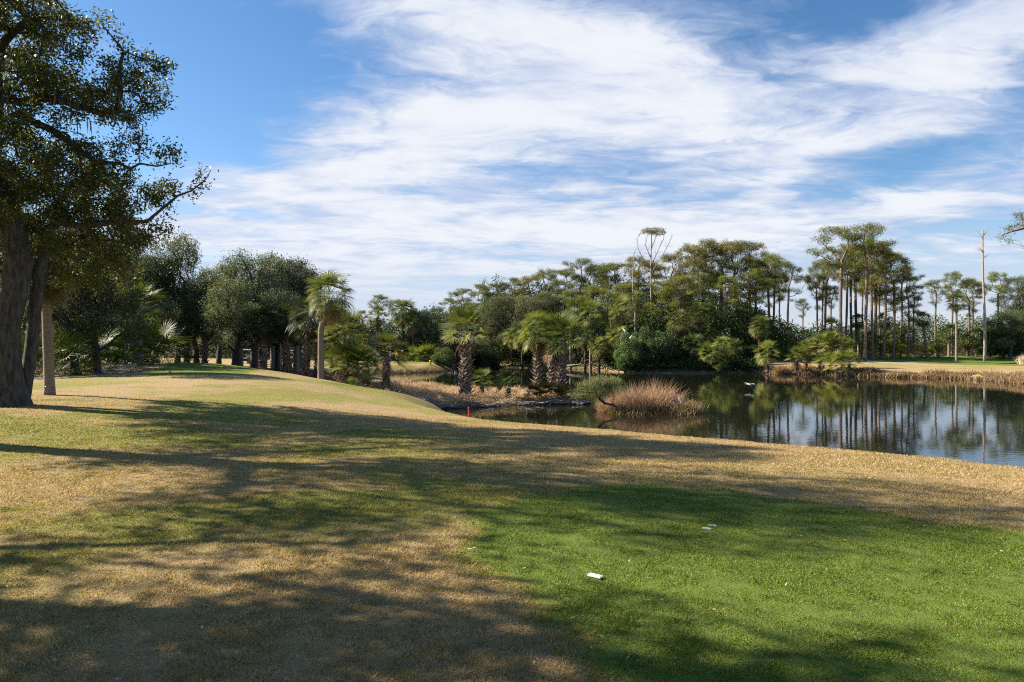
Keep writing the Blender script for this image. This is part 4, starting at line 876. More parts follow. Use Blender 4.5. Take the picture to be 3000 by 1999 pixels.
for k, (px, d, s, l) in enumerate([(330, 40, 1.7, 'palmetto fronds at the edge of the thicket below the slender oak'), (360, 44, 1.9, 'palmetto clump in the thicket, left of the bright-fronded palm'), (440, 46, 2.0, 'palmetto clump in the thicket, right of the bright-fronded palm'), (480, 50, 1.9, 'palmetto at the right end of the dark thicket'), (170, 34, 1.7, 'palmetto between the smooth palm and the leaning trunk'), (250, 38, 1.8, 'palmetto between the leaning trunk and the slender oak'), (110, 36, 1.6, 'palmetto seen between the big oak and the smooth palm')]):
    palmetto(px, d, l, s, color=(.55, .68, .5))
for k, (px, d, s, l) in enumerate([(1222, 107.5, 1.9, 'pale-fronded palmetto behind the golfers, leftmost of three'), (1258, 108, 2.2, 'pale-fronded palmetto below the dark evergreen, middle of three'), (1282, 107, 1.7, 'palmetto by the footbridge, rightmost of three')]):
    palmetto(px, d, l, s, color=(1.2, 1.3, .9))
for px, d, s, l in [(2606, 119, 1.7, 'yellowish palmetto behind the far green, leftmost of four'), (2636, 121, 1.8, 'yellowish palmetto behind the far green, second of four'), (2684, 121, 1.7, 'yellowish palmetto just right of the flag'), (2730, 122, 1.8, 'yellowish palmetto behind the far green, rightmost of four')]:
    palmetto(px, d, l, s, color=(1.5, 1.45, .9))

# ------------------------------------------------------------------ reeds, straw, driftwood
def blades(C, rg, L, w, D, bend, t):
    n = len(C); D = unit(D); a = rg.random(n)*6.283; S = np.stack([np.cos(a), np.sin(a), 0*a], 1)*w
    m_ = C+D*(L*.55)[:, None]; D2 = unit(D+np.stack([D[:, 0]*bend, D[:, 1]*bend, -bend*.9+0*D[:, 0]], 1)); tp = m_+D2*(L*.45)[:, None]
    V = np.stack([C-S, C+S, m_+S*.8, m_-S*.8, tp], 1).reshape(-1, 3); i = np.arange(n)*5
    return V, [np.stack([i, i+1, i+2, i+3], 1), np.stack([i+3, i+2, i+4], 1)], np.repeat(t, 5)
def reed_stuff(name, label, C, rg, L, w, spread, bend, color=None, cat='reeds', kind='stuff', tt=None):
    n = len(C); D = np.stack([rg.normal(size=n)*spread, rg.normal(size=n)*spread, np.ones(n)], 1)
    V, F, t = blades(C, rg, L*rg.uniform(.5, 1.2, n), w, D, bend, rg.random(n) if tt is None else tt)
    return tag(obj(name, mesh(name, V, F, M['reed'], {'tint': t}), color=color), label, cat, kind=kind)
def straw():
    rg = np.random.default_rng(12); n = 60000
    x = rg.uniform(-11, 5.4, n); y = rg.uniform(42.5, 62, n); P = np.stack([x, y], 1); sd = poly_sd(P, WATER); z = terrain(x, y)
    k = (sd > .1) & (y > 42.4) & (z < 1.35); x, y, z = x[k], y[k], z[k]; n = len(x)
    lump = fbm(x*.9, y*.9, 15, 3); zz = z+rg.random(n)*.42*sstep(lump, .3, .75)
    D = np.stack([rg.normal(size=n)+.3, rg.normal(size=n), np.abs(rg.normal(size=n))*.35], 1)
    V, F, t = blades(np.stack([x, y, zz], 1), rg, rg.uniform(.2, .6, n), .016, D, .5, np.clip(rg.random(n)*.8+.2, 0, 1))
    tag(obj('straw', mesh('straw', V, F, M['reed'], {'tint': t}), color=(1.08, .98, .92)), 'flattened dead reeds and straw covering the spit in the pond', 'straw', kind='stuff')
    n = 900; mb = MB()                                   # driftwood along the spit's near edge
    for i in range(150):
        px = rg.uniform(1215, 1720); t = (px-1215)/505; y = 43.6+4.0*min(1, t*1.25)+rg.uniform(-.5, .6); xx = W(px, y); a = rg.normal()*.5+.1; L = rg.uniform(.3, 1.4)
        dv = np.array([math.cos(a), math.sin(a), rg.uniform(-.05, .25)])*L; c = np.array([xx, y, max(0.02, gz(xx, y))+.05+rg.random()*.15])
        mb.tube([c-dv/2, c+rg.normal(size=3)*.04, c+dv/2], [.02, .028, .012], 4)
    tag(obj('driftwood', mb.mesh('driftwood', M['bark_dead'], True)), 'tangle of grey sticks washed up along the near edge of the spit', 'driftwood', kind='stuff')
straw()
def tussock_island():
    rg = np.random.default_rng(14); d = 43.0
    def pt(px, dy=0.0): return W(px, d+dy), d+dy
    n = 10500; px = rg.uniform(1752, 1992, n); dd = rg.normal(size=n)*.9; x = W(px, d+dd)
    e = (px-1752)/240; k = dd**2 < 3*np.sin(np.pi*np.clip(e, .03, .97))
    C = np.stack([x, d+dd, np.full(n, -.05)], 1)[k]; n = len(C)
    D = np.stack([rg.normal(size=n)*.55-.12, rg.normal(size=n)*.45, np.ones(n)], 1)
    f = .55+.6*sstep(C[:, 0], W(1765, d), W(1900, d))
    f = f*(.20+1.5*fbm(C[:, 0]*1.5, C[:, 1]*1.5, 71, 3)); V, F, t = blades(C, rg, rg.uniform(.5, 1.9, n)*f, .012, D, .45, rg.random(n))
    tag(obj('reed_clump', mesh('reed_clump', V, F, M['reed'], {'tint': t}), color=(.95, .80, .78)), 'pinkish tan reed clump growing in the pond right of the spit', 'reeds')
    n = 4200; px = rg.uniform(1780, 2040, n); dd = rg.normal(size=n)*.6; C = np.stack([W(px, 42.2+dd), 42.2+dd, np.full(n, -.03)], 1)
    D = np.stack([rg.normal(size=n)*.6, rg.normal(size=n)*.6, np.ones(n)], 1)
    V, F, t = blades(C, rg, rg.uniform(.15, .5, n), .014, D, .6, rg.random(n)*.6)
    tag(obj('sedge_fringe', mesh('sedge_fringe', V, F, M['reed'], {'tint': t}), color=(.75, .72, .4)), 'olive brown sedge fringe at the waterline in front of the reed clump', 'sedge', kind='stuff')
    n = 1300; px = rg.normal(size=n)*22+2010; dd = rg.normal(size=n)*.5; C = np.stack([W(px, 42+dd), 42+dd, np.full(n, -.02)], 1)
    D = np.stack([rg.normal(size=n)*.55, rg.normal(size=n)*.4, np.ones(n)], 1)
    V, F, t = blades(C, rg, rg.uniform(.4, 1.35, n), .013, D, .9, rg.random(n)*.8)
    tag(obj('reed_clump', mesh('reed_clump', V, F, M['reed'], {'tint': t}), color=(.82, .78, .62)), 'ragged small reed clump with arching stalks where the heron and egret stand', 'reeds')
    mb = MB(); 
    for i in range(3): mb.tube([(W(1990+18*i, 42), 42, .02), (W(1992+18*i, 42), 42.05, .25), (W(1986+18*i, 42), 42, .48)], [.05, .04, .025], 5)
    # bare shrub with a bowed limb
    o = np.array(P3(1832, 1212, 42)); o[2] = 0
    sh = lambda px, y, q=0.: np.array(P3(px, y, 42+q))-o
    stem = [[(0, 0, -.2), (0, 0, .02), sh(1820, 1200), sh(1795, 1187), sh(1770, 1182), sh(1752, 1165), sh(1745, 1150)]]
    B = [(*sh(1720, 1130), .75, .6, .35), (*sh(1760, 1115), .75, .6, .32), (*sh(1800, 1118), .5, .5, .3), (*sh(1700, 1155), .7, .5, .35), (*sh(1760, 1150), .6, .5, .3)]
    A = in_blobs(B, 900, rg); N, par = colonize(A, stem, .085, 99, .10, 90, rg, .4)
    m2, r = branch_mesh(N, par, .075, .008, rg, pw=2.0); e = empty('bare_shrub', tuple(o), 'wispy half-bare grey-green shrub on a bowed dark limb at the left of the reed clump', 'shrub')
    obj('stems', m2.mesh('bare_stems', M['bark'], True), e); t = np.where(r < .018)[0]; C = np.repeat(N[t], 9, 0)+rg.normal(size=(len(t)*9, 3))*.06
    V, F, tt = leaves(C, rg, .075, .022, .3); obj('foliage', mesh('bare_leaves', V, F, M['oak_grey'], {'tint': tt}), e, color=(2.1, 2.0, 1.5))
tussock_island()
def shore_reeds():
    rg = np.random.default_rng(19); n = 22000; pts = []
    SH = WATER[41:49]; seg = rg.integers(1, len(SH)-1, n); t = rg.random(n); a = SH[seg]; b = SH[np.minimum(seg+1, len(SH)-1)]
    c = a+(b-a)*t[:, None]+rg.normal(size=(n, 2))*.55
    c[:, 0] += .6; lump = fbm(c[:, 0]*.45, c[:, 1]*.45, 22, 2); k = lump > .36; c = c[k]; lump = lump[k]; n = len(c)
    z = np.maximum(terrain(c[:, 0], c[:, 1]), -.02)
    D = np.stack([rg.normal(size=n)*.5, rg.normal(size=n)*.5-.3, np.ones(n)], 1)
    V, F, t = blades(np.stack([c[:, 0], c[:, 1], z], 1), rg, rg.uniform(.5, 1.1, n)*(.6+1.2*(lump-.3)), .025, D, .9, rg.random(n))
    tag(obj('shore_reeds', mesh('shore_reeds', V, F, M['reed'], {'tint': t}), color=(.85, .78, .68)), 'hummocky fringe of dead brown reeds along the right bank', 'reeds', kind='stuff')
    n = 9000; x = rg.uniform(34, 41, n); y = rg.uniform(90, 94, n); k = poly_sd(np.stack([x, y], 1), WATER) > 0; x, y = x[k], y[k]; n = len(x)
    D = np.stack([rg.normal(size=n), rg.normal(size=n), np.ones(n)*.6], 1)
    V, F, t = blades(np.stack([x, y, terrain(x, y)], 1), rg, rg.uniform(.2, .6, n), .03, D, .8, rg.random(n))
    tag(obj('dry_sedge', mesh('dry_sedge', V, F, M['reed'], {'tint': t}), color=(.95, .8, .6)), 'dry sedge on the bank around the lone low palm', 'sedge', kind='stuff')
    n = 5000; x = rg.uniform(-20, -9.5, n); y = rg.uniform(92, 98.5, n); P = np.stack([x, y], 1); s = poly_sd(P, WATER); k = (s > -.1) & (s < .9); C = np.stack([x, y, np.maximum(0, terrain(x, y))], 1)[k]
    reed_stuff('bank_sedge', 'thin sedge along the waterline of the golfers\' bank', C, rg, .4, .025, .5, .6, (.55, .5, .38))
shore_reeds()
def log_():
    mb = MB(); x, y = W(1712, 48.2), 48.2; mb.tube([(-.75, .1, .02), (-.3, .02, .06), (.25, 0, .09), (.42, 0, .10)], [.10, .15, .17, .17], 10)
    e = empty('log', (x, y, .03), 'short dark log floating at the tip of the spit', 'log'); obj('stem', mb.mesh('log', M['bark'], True), e, color=None)
log_()
for pts, l in [([(1660, 1072, 104), (1700, 1068, 103), (1745, 1070, 102)], 'long pale fallen branch at the waterline left of the pale-skirted palm'), ([(1768, 1075, 100), (1790, 1070, 100), (1818, 1062, 100)], 'reddish fallen bough at the waterline right of the pale-skirted palm')]:
    mb = MB(); Q = np.array([P3(*p) for p in pts]); o = Q[0].copy(); Q = Q-o; rg = np.random.default_rng(4)
    mb.tube(Q, np.linspace(.12, .03, len(Q)), 6)
    for i in range(14):
        f = rg.random(); b = Q[0]+(Q[-1]-Q[0])*f; dv = rg.normal(size=3)*.5+np.array([.5, 0, .3]); mb.tube([b, b+dv*.6, b+dv*1.3], [.035, .025, .012], 4)
    tag(obj('fallen_branch', mb.mesh('fallen_branch', M['bark_dead'], True), loc=tuple(o)), l, 'branch')

# ------------------------------------------------------------------ small built things
def stake(px, d, h, label, mat='red', r=.02, group=None):
    mb = MB(); x = W(px, d); z = gz(x, d)
    mb.tube([(0, 0, -.1), (0, 0, h*.6), (0, 0, h-.02), (0, 0, h)], [r, r, r, r*.4], 8); return tag(obj('stake', mb.mesh('stake', M[mat]), loc=(x, d, z)), label, 'stake', group)
stake(1150, 46, .50, 'red hazard stake beside the small lone palm on the straw bank', r=.035)
stake(1373, 24.2, .36, 'red hazard stake at the crest of the lawn in front of the stout palm', r=.026)
for px, d, l in [(383, 36, 'short black path stake, nearest of three along the lawn path'), (467, 42, 'short black path stake, middle of three along the lawn path'), (527, 48, 'short black path stake, farthest of three along the lawn path')]: stake(px, d, .42, l, 'dark', .018)
def plate(x, y, s, rz, label, name, mat='white', cat='marker'):
    bm = MB(); L, Wd, h = s; c = .012
    V = []
    for zz, k in ((0, 0), (h*.7, 0), (h, c)):
        V += [(-L/2+k, -Wd/2+k, zz), (L/2-k, -Wd/2+k, zz), (L/2-k, Wd/2-k, zz), (-L/2+k, Wd/2-k, zz)]
    F = [(0, 3, 2, 1), (8, 9, 10, 11)]+[(a+q, a+(q+1) % 4, a+4+(q+1) % 4, a+4+q) for a in (0, 4) for q in range(4)]
    bm.add(V, None, F); e = empty(name, (x, y, gz(x, y)), label, cat, rz=rz); obj('body', bm.mesh(name, M[mat]), e); return e
e = plate(.672, 5.50, (.118, .052, .016), R(-38), 'small white yardage plate set in the green tee turf', 'marker_plate')
mb = MB(); mb.tube([(0, 0, .0165), (.0, .0, .018)], .007, 8); obj('bolt', mb.mesh('bolt', M['bark_dead']), e)
plate(W(2070, 7.0), 7.0, (.085, .014, .016), R(-25), 'thin white strip in the tee turf, nearer of two close together', 'turf_marker')
plate(W(2088, 7.12), 7.12, (.09, .014, .016), R(-20), 'thin white strip in the tee turf, farther of two close together', 'turf_marker')
def tee_peg(px, d, rz, label):
    mb = MB(); mb.tube([(-.035, 0, 0), (.02, 0, .004), (.03, 0, .005), (.035, 0, .006)], [.002, .003, .005, .007], 8); x = W(px, d)
    tag(obj('golf_tee', mb.mesh('golf_tee', M['white'], True), loc=(x, d, gz(x, d)+.035), rz=rz), label, 'golf tee')
tee_peg(1382, 6.1, .2, 'white golf tee lying at the left edge of the green turf')
def ball(px, d, label, mat, r, name, cat):
    mb = MB(); a = np.linspace(-1.5708, 1.5708, 9); x = W(px, d); mb.tube(np.stack([0*a, 0*a, r*np.sin(a)+r], 1), np.maximum(r*np.cos(a), .001), 14)
    tag(obj(name, mb.mesh(name, M[mat], True), loc=(x, d, gz(x, d)+.01)), label, cat)
ball(498, 36.5, 'small yellow ball-shaped tee marker on the far tee', 'yellow', .07, 'tee_marker', 'tee marker')
def flag():
    x, y = W(2671, 122), 122.0; e = empty('golf_flag', (x, y, gz(x, y)), 'white flagstick with a pink flag on the far green', 'flag')
    mb = MB(); mb.tube([(0, 0, 0), (0, 0, 1.2), (0, 0, 2.3)], .022, 8); obj('pole', mb.mesh('flagpole', M['white']), e)
    X, Z = np.meshgrid(np.linspace(0, .55, 9), np.linspace(1.85, 2.28, 5)); V = np.stack([X.ravel()-.0, .06*np.sin(X.ravel()*11)+0*X.ravel(), Z.ravel()-.18*X.ravel()], 1)
    V2 = V+np.array([0, .006, 0]); i = (np.arange(4)[:, None]*9+np.arange(8)[None]).ravel(); F = np.stack([i, i+1, i+10, i+9], 1)
    m = mesh('flag_cloth', np.vstack([V, V2]), [np.vstack([F, F[:, ::-1]+45])], M['cloth']); obj('flag', m, e, color=(.72, .36, .33))
flag()
def post():
    mb = MB(); x, y = W(1261, 99), 99.0; mb.tube([(0, 0, -.1), (0, 0, .45), (0, 0, .52), (0, 0, .62), (0, 0, .66)], [.13, .13, .19, .17, .05], 12)
    tag(obj('yellow_post', mb.mesh('yellow_post', M['yellow'], True), loc=(x, y, gz(x, y))), 'squat yellow post at the tip of the golfers\' bank', 'post')
post()
def bridge():
    e = empty('footbridge', (W(1282, 108), 108, 0), 'low grey footbridge over the inlet beyond the yellow post', 'bridge')
    mb = MB()
    for i in range(14): mb.box((-2.4+i*.37, 0, 1.02), (.33, 1.2, .06))
    obj('deck', mb.mesh('deck', M['wood_grey']), e)
    for sy in (-.62, .62):
        mb = MB(); mb.box((0, sy, 1.62), (5.4, .07, .08)); mb.box((0, sy, 1.32), (5.4, .05, .06)); obj('rail', mb.mesh('rail', M['wood_grey']), e)
    for sx in (-2.5, -.9, .8, 2.5):
        for sy in (-.67, .67): mb = MB(); mb.tube([(sx, sy, -.8), (sx, sy, 1.72)], .06, 8); obj('post', mb.mesh('post', M['wood_grey']), e)
bridge()
def boulder():
    rg = np.random.default_rng(2); mb = MB(); a = np.linspace(-1.5, 1.5, 9); mb.tube(np.stack([.1*np.sin(a*2), 0*a, .8*np.sin(a)+.6], 1), 1.1*np.cos(a)**.6, 12)
    me = mb.mesh('boulder', M['stone'])
    for v in me.vertices: v.co *= 1+rg.uniform(-.09, .09)
    x, y = W(2976, 117), 117.0; tag(obj('boulder', me, loc=(x, y, gz(x, y)), rz=.4), 'pale angular boulder at the right edge behind the far green', 'rock')
boulder()
def pampas():
    rg = np.random.default_rng(33); n = 900; x, y = W(3004, 98), 98.0; C = rg.normal(size=(n, 3))*np.array([.35, .35, 0])
    D = np.stack([rg.normal(size=n)*.5, rg.normal(size=n)*.5, np.ones(n)], 1); V, F, t = blades(C, rg, rg.uniform(.8, 1.9, n), .03, D, .9, .7+.3*rg.random(n))
    tag(obj('pampas_grass', mesh('pampas', V, F, M['reed'], {'tint': t}), loc=(x, y, gz(x, y)), color=(1.25, 1.3, 1.4)), 'whitish pampas grass cut by the right edge of the picture', 'ornamental grass')
pampas()

def golf_cart(px, d, rz, label, body='teal'):
    x = W(px, d); e = empty('golf_cart', (x, d, gz(x, d)), label, 'golf cart', 'golf carts parked in the grove', rz)
    mb = MB()                                                        # body: side profile swept across the width
    prof = [(-1.15, .32), (-1.15, .75), (-.62, .80), (-.58, .48), (.35, .42), (.55, .80), (.78, .92), (1.15, .72), (1.2, .38)]
    n = len(prof); V = [(p[0], s*.58, p[1]) for s in (-1, 1) for p in prof]
    mb.add(V, [(0, n-1, i) for i in range(1, n-1)]+[], [(i, (i+1) % n, n+(i+1) % n, n+i) for i in range(n)])
    mb.add(V[n:], [(0, i, i+1) for i in range(1, n-1)]); mb.add(V[:n], [(0, i+1, i) for i in range(1, n-1)])
    obj('body', mb.mesh('cart_body', M[body]), e)
    mb = MB(); mb.box((-.32, 0, .72), (.55, 1.08, .14)); mb.box((-.62, 0, .98), (.12, 1.08, .42), tilt=.15); obj('seat', mb.mesh('cart_seat', M['seat']), e)
    mb = MB(); mb.box((-.1, 0, 1.86), (1.75, 1.2, .05)); mb.box((-.1, 0, 1.90), (1.55, 1.02, .04)); mb.box((.76, 0, 1.83), (.05, 1.2, .06)); mb.box((-.97, 0, 1.83), (.05, 1.2, .06)); obj('roof', mb.mesh('cart_roof', M['white']), e)
    for sx, tx in ((.80, .62), (-.92, -.86)):
        for sy in (-.54, .54): mb = MB(); mb.tube([(sx, sy, .75), (tx, sy, 1.86)], .022, 6); obj('roof_post', mb.mesh('roof_post', M['dark']), e)
    for sx in (-.78, .80):
        for sy in (-.52, .52):
            mb = MB(); a = np.linspace(0, 2*math.pi, 17); mb.tube(np.stack([sx+.17*np.cos(a), sy+0*a, .24+.17*np.sin(a)], 1), .075, 8, cap=False); w = obj('wheel', mb.mesh('wheel', M['dark'], True), e)
            mb = MB(); mb.tube([(sx, sy-.05, .24), (sx, sy+.05, .24)], .12, 12); obj('rim', mb.mesh('rim', M['metal']), w)
    mb = MB(); a = np.linspace(0, 2*math.pi, 13); mb.tube(np.stack([.38+.07*np.cos(a), -.28+.16*np.cos(a+1.57), 1.02+.13*np.sin(a)], 1), .015, 5, cap=False); mb.tube([(.6, -.28, .8), (.38, -.28, 1.02)], .02, 5); obj('steering_wheel', mb.mesh('steering', M['dark']), e)
    return e
golf_cart(716, 92, R(178), 'teal golf cart with a white roof parked left of the thick oak trunk')
golf_cart(866, 92, R(176), 'golf cart with a white roof between the shaggy palm trunks', 'dark')
def golf_bag(px, d, label, col, rz=0.2):
    x = W(px, d); e = empty('golf_bag', (x, d, gz(x, d)), label, 'golf bag', rz=rz)
    mb = MB(); mb.tube([(0, 0, .0), (0, 0, .05), (.08, 0, .5), (.13, 0, .85), (.14, 0, .88)], [.12, .14, .13, .14, .12], 12); obj('bag', mb.mesh('bag', M['cloth'], True), e, color=col)
    for i in range(5):
        a = i*1.25; mb = MB(); b = np.array([.14+.06*math.cos(a), .06*math.sin(a), .85]); mb.tube([b, b+np.array([.02, 0, .25])], .008, 5); mb.box(tuple(b+np.array([.04, 0, .27])), (.09, .03, .05)); obj('club', mb.mesh('club', M['metal']), e)
golf_bag(846, 90.3, 'red and white golf bag standing at the front of the second golf cart', (.55, .06, .05))

# ------------------------------------------------------------------ people
def skin_mesh(name, V, E, rad, mat, sub=1, root=0):
    me = bpy.data.meshes.new(name); me.from_pydata([tuple(v) for v in V], E, []); o = bpy.data.objects.new(name, me); COL.objects.link(o)
    sk = o.modifiers.new('s', 'SKIN'); sl = me.skin_vertices[0] if me.skin_vertices else None
    for i, r in enumerate(rad): sl.data[i].radius = (r, r) if np.isscalar(r) else r; sl.data[i].use_root = (i == root)
    sk.use_smooth_shade = True
    if sub: sb = o.modifiers.new('d', 'SUBSURF'); sb.levels = sub; sb.render_levels = sub
    dg = bpy.context.evaluated_depsgraph_get(); dg.update(); m2 = bpy.data.meshes.new_from_object(o.evaluated_get(dg)); bpy.data.objects.remove(o)
    m2.name = name; m2.materials.clear(); m2.materials.append(mat); return m2
def person(px, d, rz, label, shirt, legs, shorts=False, cap=None, arms='down', h=1.75, skirt=False):
    x = W(px, d); e = empty('person', (x, d, gz(x, d)+.03), label, 'person', rz=rz, scale=h/1.75)
    J = {'hip': (0, 0, .95), 'wa': (0, 0, 1.10), 'ch': (0, -.01, 1.32), 'nk': (0, 0, 1.49), 'hb': (0, .015, 1.57), 'hd': (0, .02, 1.66), 'ht': (0, .01, 1.73)}
    for s, n_ in ((-1, 'l'), (1, 'r')):
        J['sh'+n_] = (s*.18, 0, 1.42)
        if arms == 'front': J['el'+n_] = (s*.24, .10, 1.16); J['wr'+n_] = (s*.05, .30, .98)
        elif arms == 'hip' and s > 0: J['el'+n_] = (.38, -.06, 1.20); J['wr'+n_] = (.20, .08, 1.02)
        else: J['el'+n_] = (s*.25, -.02, 1.14); J['wr'+n_] = (s*.27, .07, .90)
        J['hi'+n_] = (s*.09, 0, .90); J['kn'+n_] = (s*.12, .03, .50); J['an'+n_] = (s*.13, -.01, .09); J['to'+n_] = (s*.15, .16, .04)
    K = list(J); I = {k: i for i, k in enumerate(K)}
    rad = {'hip': .125, 'wa': .115, 'ch': .13, 'nk': .055, 'hb': .07, 'hd': .09, 'ht': .06, 'sh': .065, 'el': .042, 'wr': .030, 'hi': .085, 'kn': .056, 'an': .040, 'to': .035}
    E = [('hip', 'wa'), ('wa', 'ch'), ('ch', 'nk'), ('nk', 'hb'), ('hb', 'hd'), ('hd', 'ht')]
    for n_ in 'lr': E += [('ch', 'sh'+n_), ('sh'+n_, 'el'+n_), ('el'+n_, 'wr'+n_), ('hip', 'hi'+n_), ('hi'+n_, 'kn'+n_), ('kn'+n_, 'an'+n_), ('an'+n_, 'to'+n_)]
    rr = lambda k, g=1.0, a=0: rad[k if k in rad else k[:-1]]*g+a
    me = skin_mesh('person_body', [J[k] for k in K], [(I[a], I[b]) for a, b in E], [rr(k) for k in K], M['skin'])
    body = obj('body', me, e)
    mb = MB()                                                        # fingers, nose: small tubes rooted in the flesh
    for n_, s in (('l', -1), ('r', 1)):
        w = np.array(J['wr'+n_]); el = np.array(J['el'+n_]); dv = unit(w-el); sd = unit(np.cross(dv, [0, 0, 1.])+1e-6)
        mb.tube([w-dv*.01, w+dv*.04, w+dv*.08], [.026, .036, .028], 8, squash=.5)
        for q in range(4): b = w+dv*.075+sd*(q-1.5)*.017; f = b+dv*(.045+.01*(q in (1, 2))); mb.tube([b, (b+f)/2, f, f+dv*.018+np.array([0, 0, -.015])], [.009, .0085, .008, .006], 5)
        b = w+dv*.03+sd*s*-.028; mb.tube([b, b+dv*.025+sd*s*-.018, b+dv*.055+sd*s*-.022], [.010, .010, .007], 5)
    mb.tube([(0, .09, 1.66), (0, .125, 1.63)], [.010, .016], 6); obj('hands', mb.mesh('hands', M['skin'], True), body)
    tk = ['hip', 'wa', 'ch', 'shl', 'ell', 'shr', 'elr']; ii = {k: i for i, k in enumerate(tk)}
    V = [np.array(J[k]) for k in tk]
    for el, sh_ in ((4, 3), (6, 5)): V[el] = V[sh_]+(V[el]-V[sh_])*(.55 if shorts else .95)
    me = skin_mesh('shirt', V, [(0, 1), (1, 2), (2, 3), (3, 4), (2, 5), (5, 6)], [rr(k, 1.08, .012) for k in tk], M['cloth']); obj('shirt', me, e, color=shirt)
    lk = ['hip', 'hil', 'knl', 'anl', 'hir', 'knr', 'anr']; V = [np.array(J[k]) for k in lk]; V[0][2] = .97
    rd = [rr(k, 1.12, .012) for k in lk]
    if shorts:
        for a, b in ((2, 1), (5, 4)): V[a] = V[b]+(V[a]-V[b])*.8
        lk2 = [0, 1, 2, 4, 5]; V = [V[i] for i in lk2]; rd = [rd[i]*1.05 for i in lk2]; E2 = [(0, 1), (1, 2), (0, 3), (3, 4)]
    else: E2 = [(0, 1), (1, 2), (2, 3), (0, 4), (4, 5), (5, 6)]
    obj('shorts' if shorts else 'trousers', skin_mesh('legwear', V, E2, rd, M['cloth']), e, color=legs)
    for s in (-1, 1):
        mb = MB(); mb.tube([(s*.13, -.06, .05), (s*.135, 0, .06), (s*.145, .10, .05), (s*.15, .20, .03)], [.045, .055, .05, .03], 8, squash=.8); obj('shoe', mb.mesh('shoe', M['white'], True), e)
    a = np.linspace(0, 1.45, 6); mb = MB(); mb.tube(np.stack([0*a, -.005+0*a, 1.665+.105*np.sin(a)], 1), .118*np.cos(a)+.002, 12)
    if cap: mb.box((0, .14, 1.685), (.16, .12, .015)); obj('cap', mb.mesh('cap', M['cloth'], True), e, color=cap)
    else: obj('hair', mb.mesh('hair', M['cloth'], True), e, color=(.12, .07, .04))
    return e
person(1144, 101, R(120), 'golfer in a light blue shirt and navy trousers, reaching down to the left', (.22, .33, .62), (.025, .04, .12), cap=(.25, .3, .5), arms='front', h=1.68)
person(1165, 99.5, R(180), 'golfer in an orange top and dark shorts, standing in the middle', (.55, .20, .09), (.03, .025, .03), shorts=True, arms='down', h=1.85)
person(1179, 100.5, R(200), 'golfer in dark clothes with a white cap and white shoes, rightmost of the three', (.02, .03, .04), (.035, .04, .06), cap=(.8, .8, .78), arms='hip', h=1.85)
def putter():
    mb = MB(); mb.tube([(0, 0, 0), (.42, 0, .78)], .012, 6); mb.box((-.03, 0, .01), (.12, .03, .04)); x = W(1134, 100.6); tag(obj('golf_club', mb.mesh('golf_club', M['metal']), loc=(x, 100.6, gz(x, 100.6)+.02)), 'golf club slanting down from the hands of the golfer in blue', 'golf club')
putter()

# ------------------------------------------------------------------ birds
def bird(loc, label, kind='egret', s=1.0, rz=0.0, name='egret', hunch=False, legs=True):
    e = empty(name, loc, label, 'bird', rz=rz, scale=s); ft = 'feather_grey' if kind == 'heron' else 'feather'
    mb = MB()
    neck = [(.20, 0, .88), (.155, 0, .89), (.11, 0, .87), (.085, 0, .80), (.12, 0, .72), (.115, 0, .64)] if not hunch else [(.20, 0, .70), (.155, 0, .71), (.11, 0, .69), (.09, 0, .64), (.10, 0, .60), (.09, 0, .57)]
    rn = [.014, .030, .030, .019, .020, .032]; bd = [(.06, 0, .56), (-.02, 0, .50), (-.12, 0, .42), (-.20, 0, .34), (-.25, 0, .27)]; rb = [.065, .085, .080, .050, .012]
    mb.tube(neck+bd, rn+rb, 12, squash=.85)
    for sy in (-1, 1):
        if legs: mb.tube([(-.04, sy*.035, .44), (-.01, sy*.035, .25), (-.03, sy*.035, .02)], [.02, .008, .007], 6)
    obj('body', mb.mesh('bird_body', M[ft], True), e)
    mb = MB(); h0 = neck[0]; mb.tube([h0, (h0[0]+.13, 0, h0[2]-.02)], [.013, .002], 6); obj('beak', mb.mesh('beak', M['yellow']), e)
    for sy in (-1, 1):
        mb = MB(); mb.tube([(.03, sy*.07, .54), (-.08, sy*.085, .45), (-.20, sy*.06, .32), (-.29, sy*.02, .24)], [.03, .055, .035, .006], 8, squash=.35); obj('wing', mb.mesh('wing', M[ft], True), e)
def gp(px, d): x = W(px, d); return (x, d, max(gz(x, d), 0))
bird(gp(1546, 49.2), 'white egret on the spit just left of the palm trio', s=.82, rz=R(150))
bird((*gp(1657, 51.2)[:2], .75), 'white egret half hidden right of the palm trio', s=.8, rz=R(20), hunch=True)
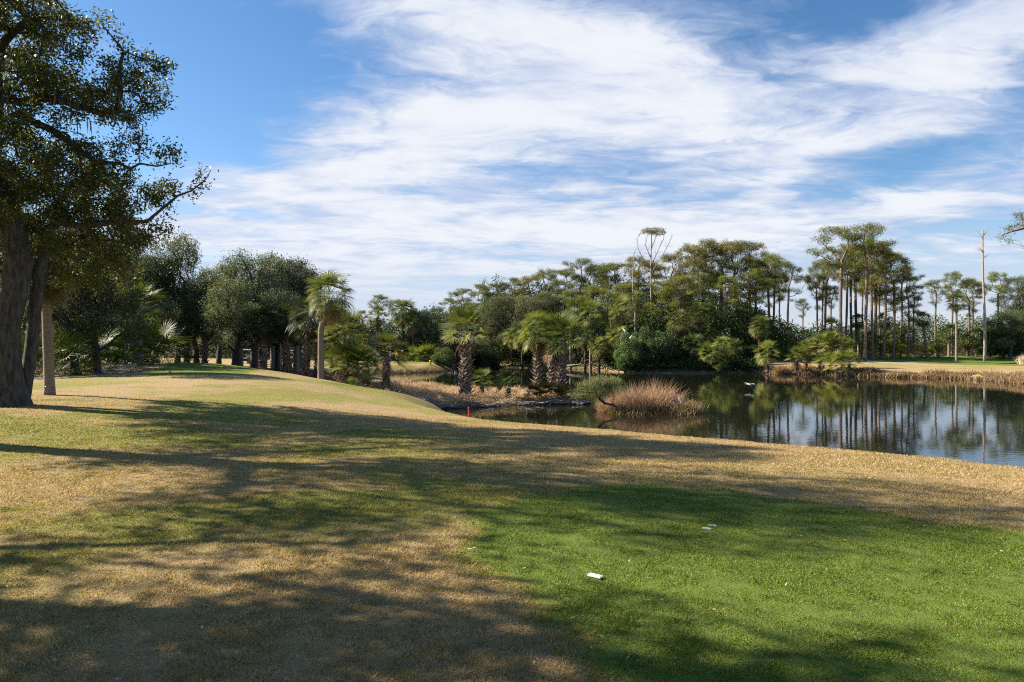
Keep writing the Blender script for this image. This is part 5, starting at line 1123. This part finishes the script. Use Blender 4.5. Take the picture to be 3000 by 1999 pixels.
bird((W(1972, 42), 42, .34), 'grey-blue heron hunched on the ragged small reed clump', 'heron', .85, R(200), 'heron', hunch=True)
bird((W(1993, 42), 42, .36), 'white egret upright on the ragged small reed clump, right of the heron', s=.75, rz=R(190))
bird(P3(1829, 982, 97.3), 'white egret roosting high on the silvery shrub, upper of two', s=1.3, rz=R(140), hunch=True)
bird(P3(1848, 1003, 96.2), 'white egret roosting on the silvery shrub, lower of two', s=1.35, rz=R(40), hunch=True)
bird(P3(1919, 1003, 95.5), 'white egret perched deep in the dark silvery shrub', s=1.0, rz=R(70), hunch=True)
def flying():
    loc = np.array(P3(2197, 1128, 62)); e = empty('egret', tuple(loc), 'white egret flying low over the pond with its wings spread', 'bird', rz=R(195))
    mb = MB(); mb.tube([(.34, 0, .03), (.27, 0, .03), (.2, 0, .0), (.1, 0, 0), (-.1, 0, 0), (-.25, 0, 0), (-.5, 0, -.01)], [.015, .035, .03, .06, .07, .03, .008], 10); obj('body', mb.mesh('bird_body', M['feather'], True), e)
    for s in (-1, 1):
        V = []; 
        for t, c, z in ((0, .24, 0), (.25, .25, .09), (.5, .20, .13), (.66, .10, .10)):
            V += [(.1-.03*t, s*(.04+t), z), (.1-c, s*(.04+t), z-.02), (.1-.03*t, s*(.04+t), z+.014), (.1-c, s*(.04+t), z-.012)]
        F = []
        for q in range(3): a = q*4; F += [(a, a+1, a+5, a+4), (a+2, a+6, a+7, a+3), (a, a+4, a+6, a+2), (a+1, a+3, a+7, a+5)]
        F.append((12, 13, 15, 14)); mb = MB(); mb.add(V, None, F); obj('wing', mb.mesh('wing', M['feather']), e)
    mb = MB(); mb.tube([(.33, 0, .03), (.45, 0, .02)], [.012, .002], 6); obj('beak', mb.mesh('beak', M['yellow']), e)
flying()
for o in list(sc.objects):
    if o.type == 'MESH' and o.parent is None and 'kind' not in o and 'label' not in o: print('UNLABELLED', o.name)
print('OBJECTS', len(sc.objects), 'verts', sum(len(m.vertices) for m in bpy.data.meshes))
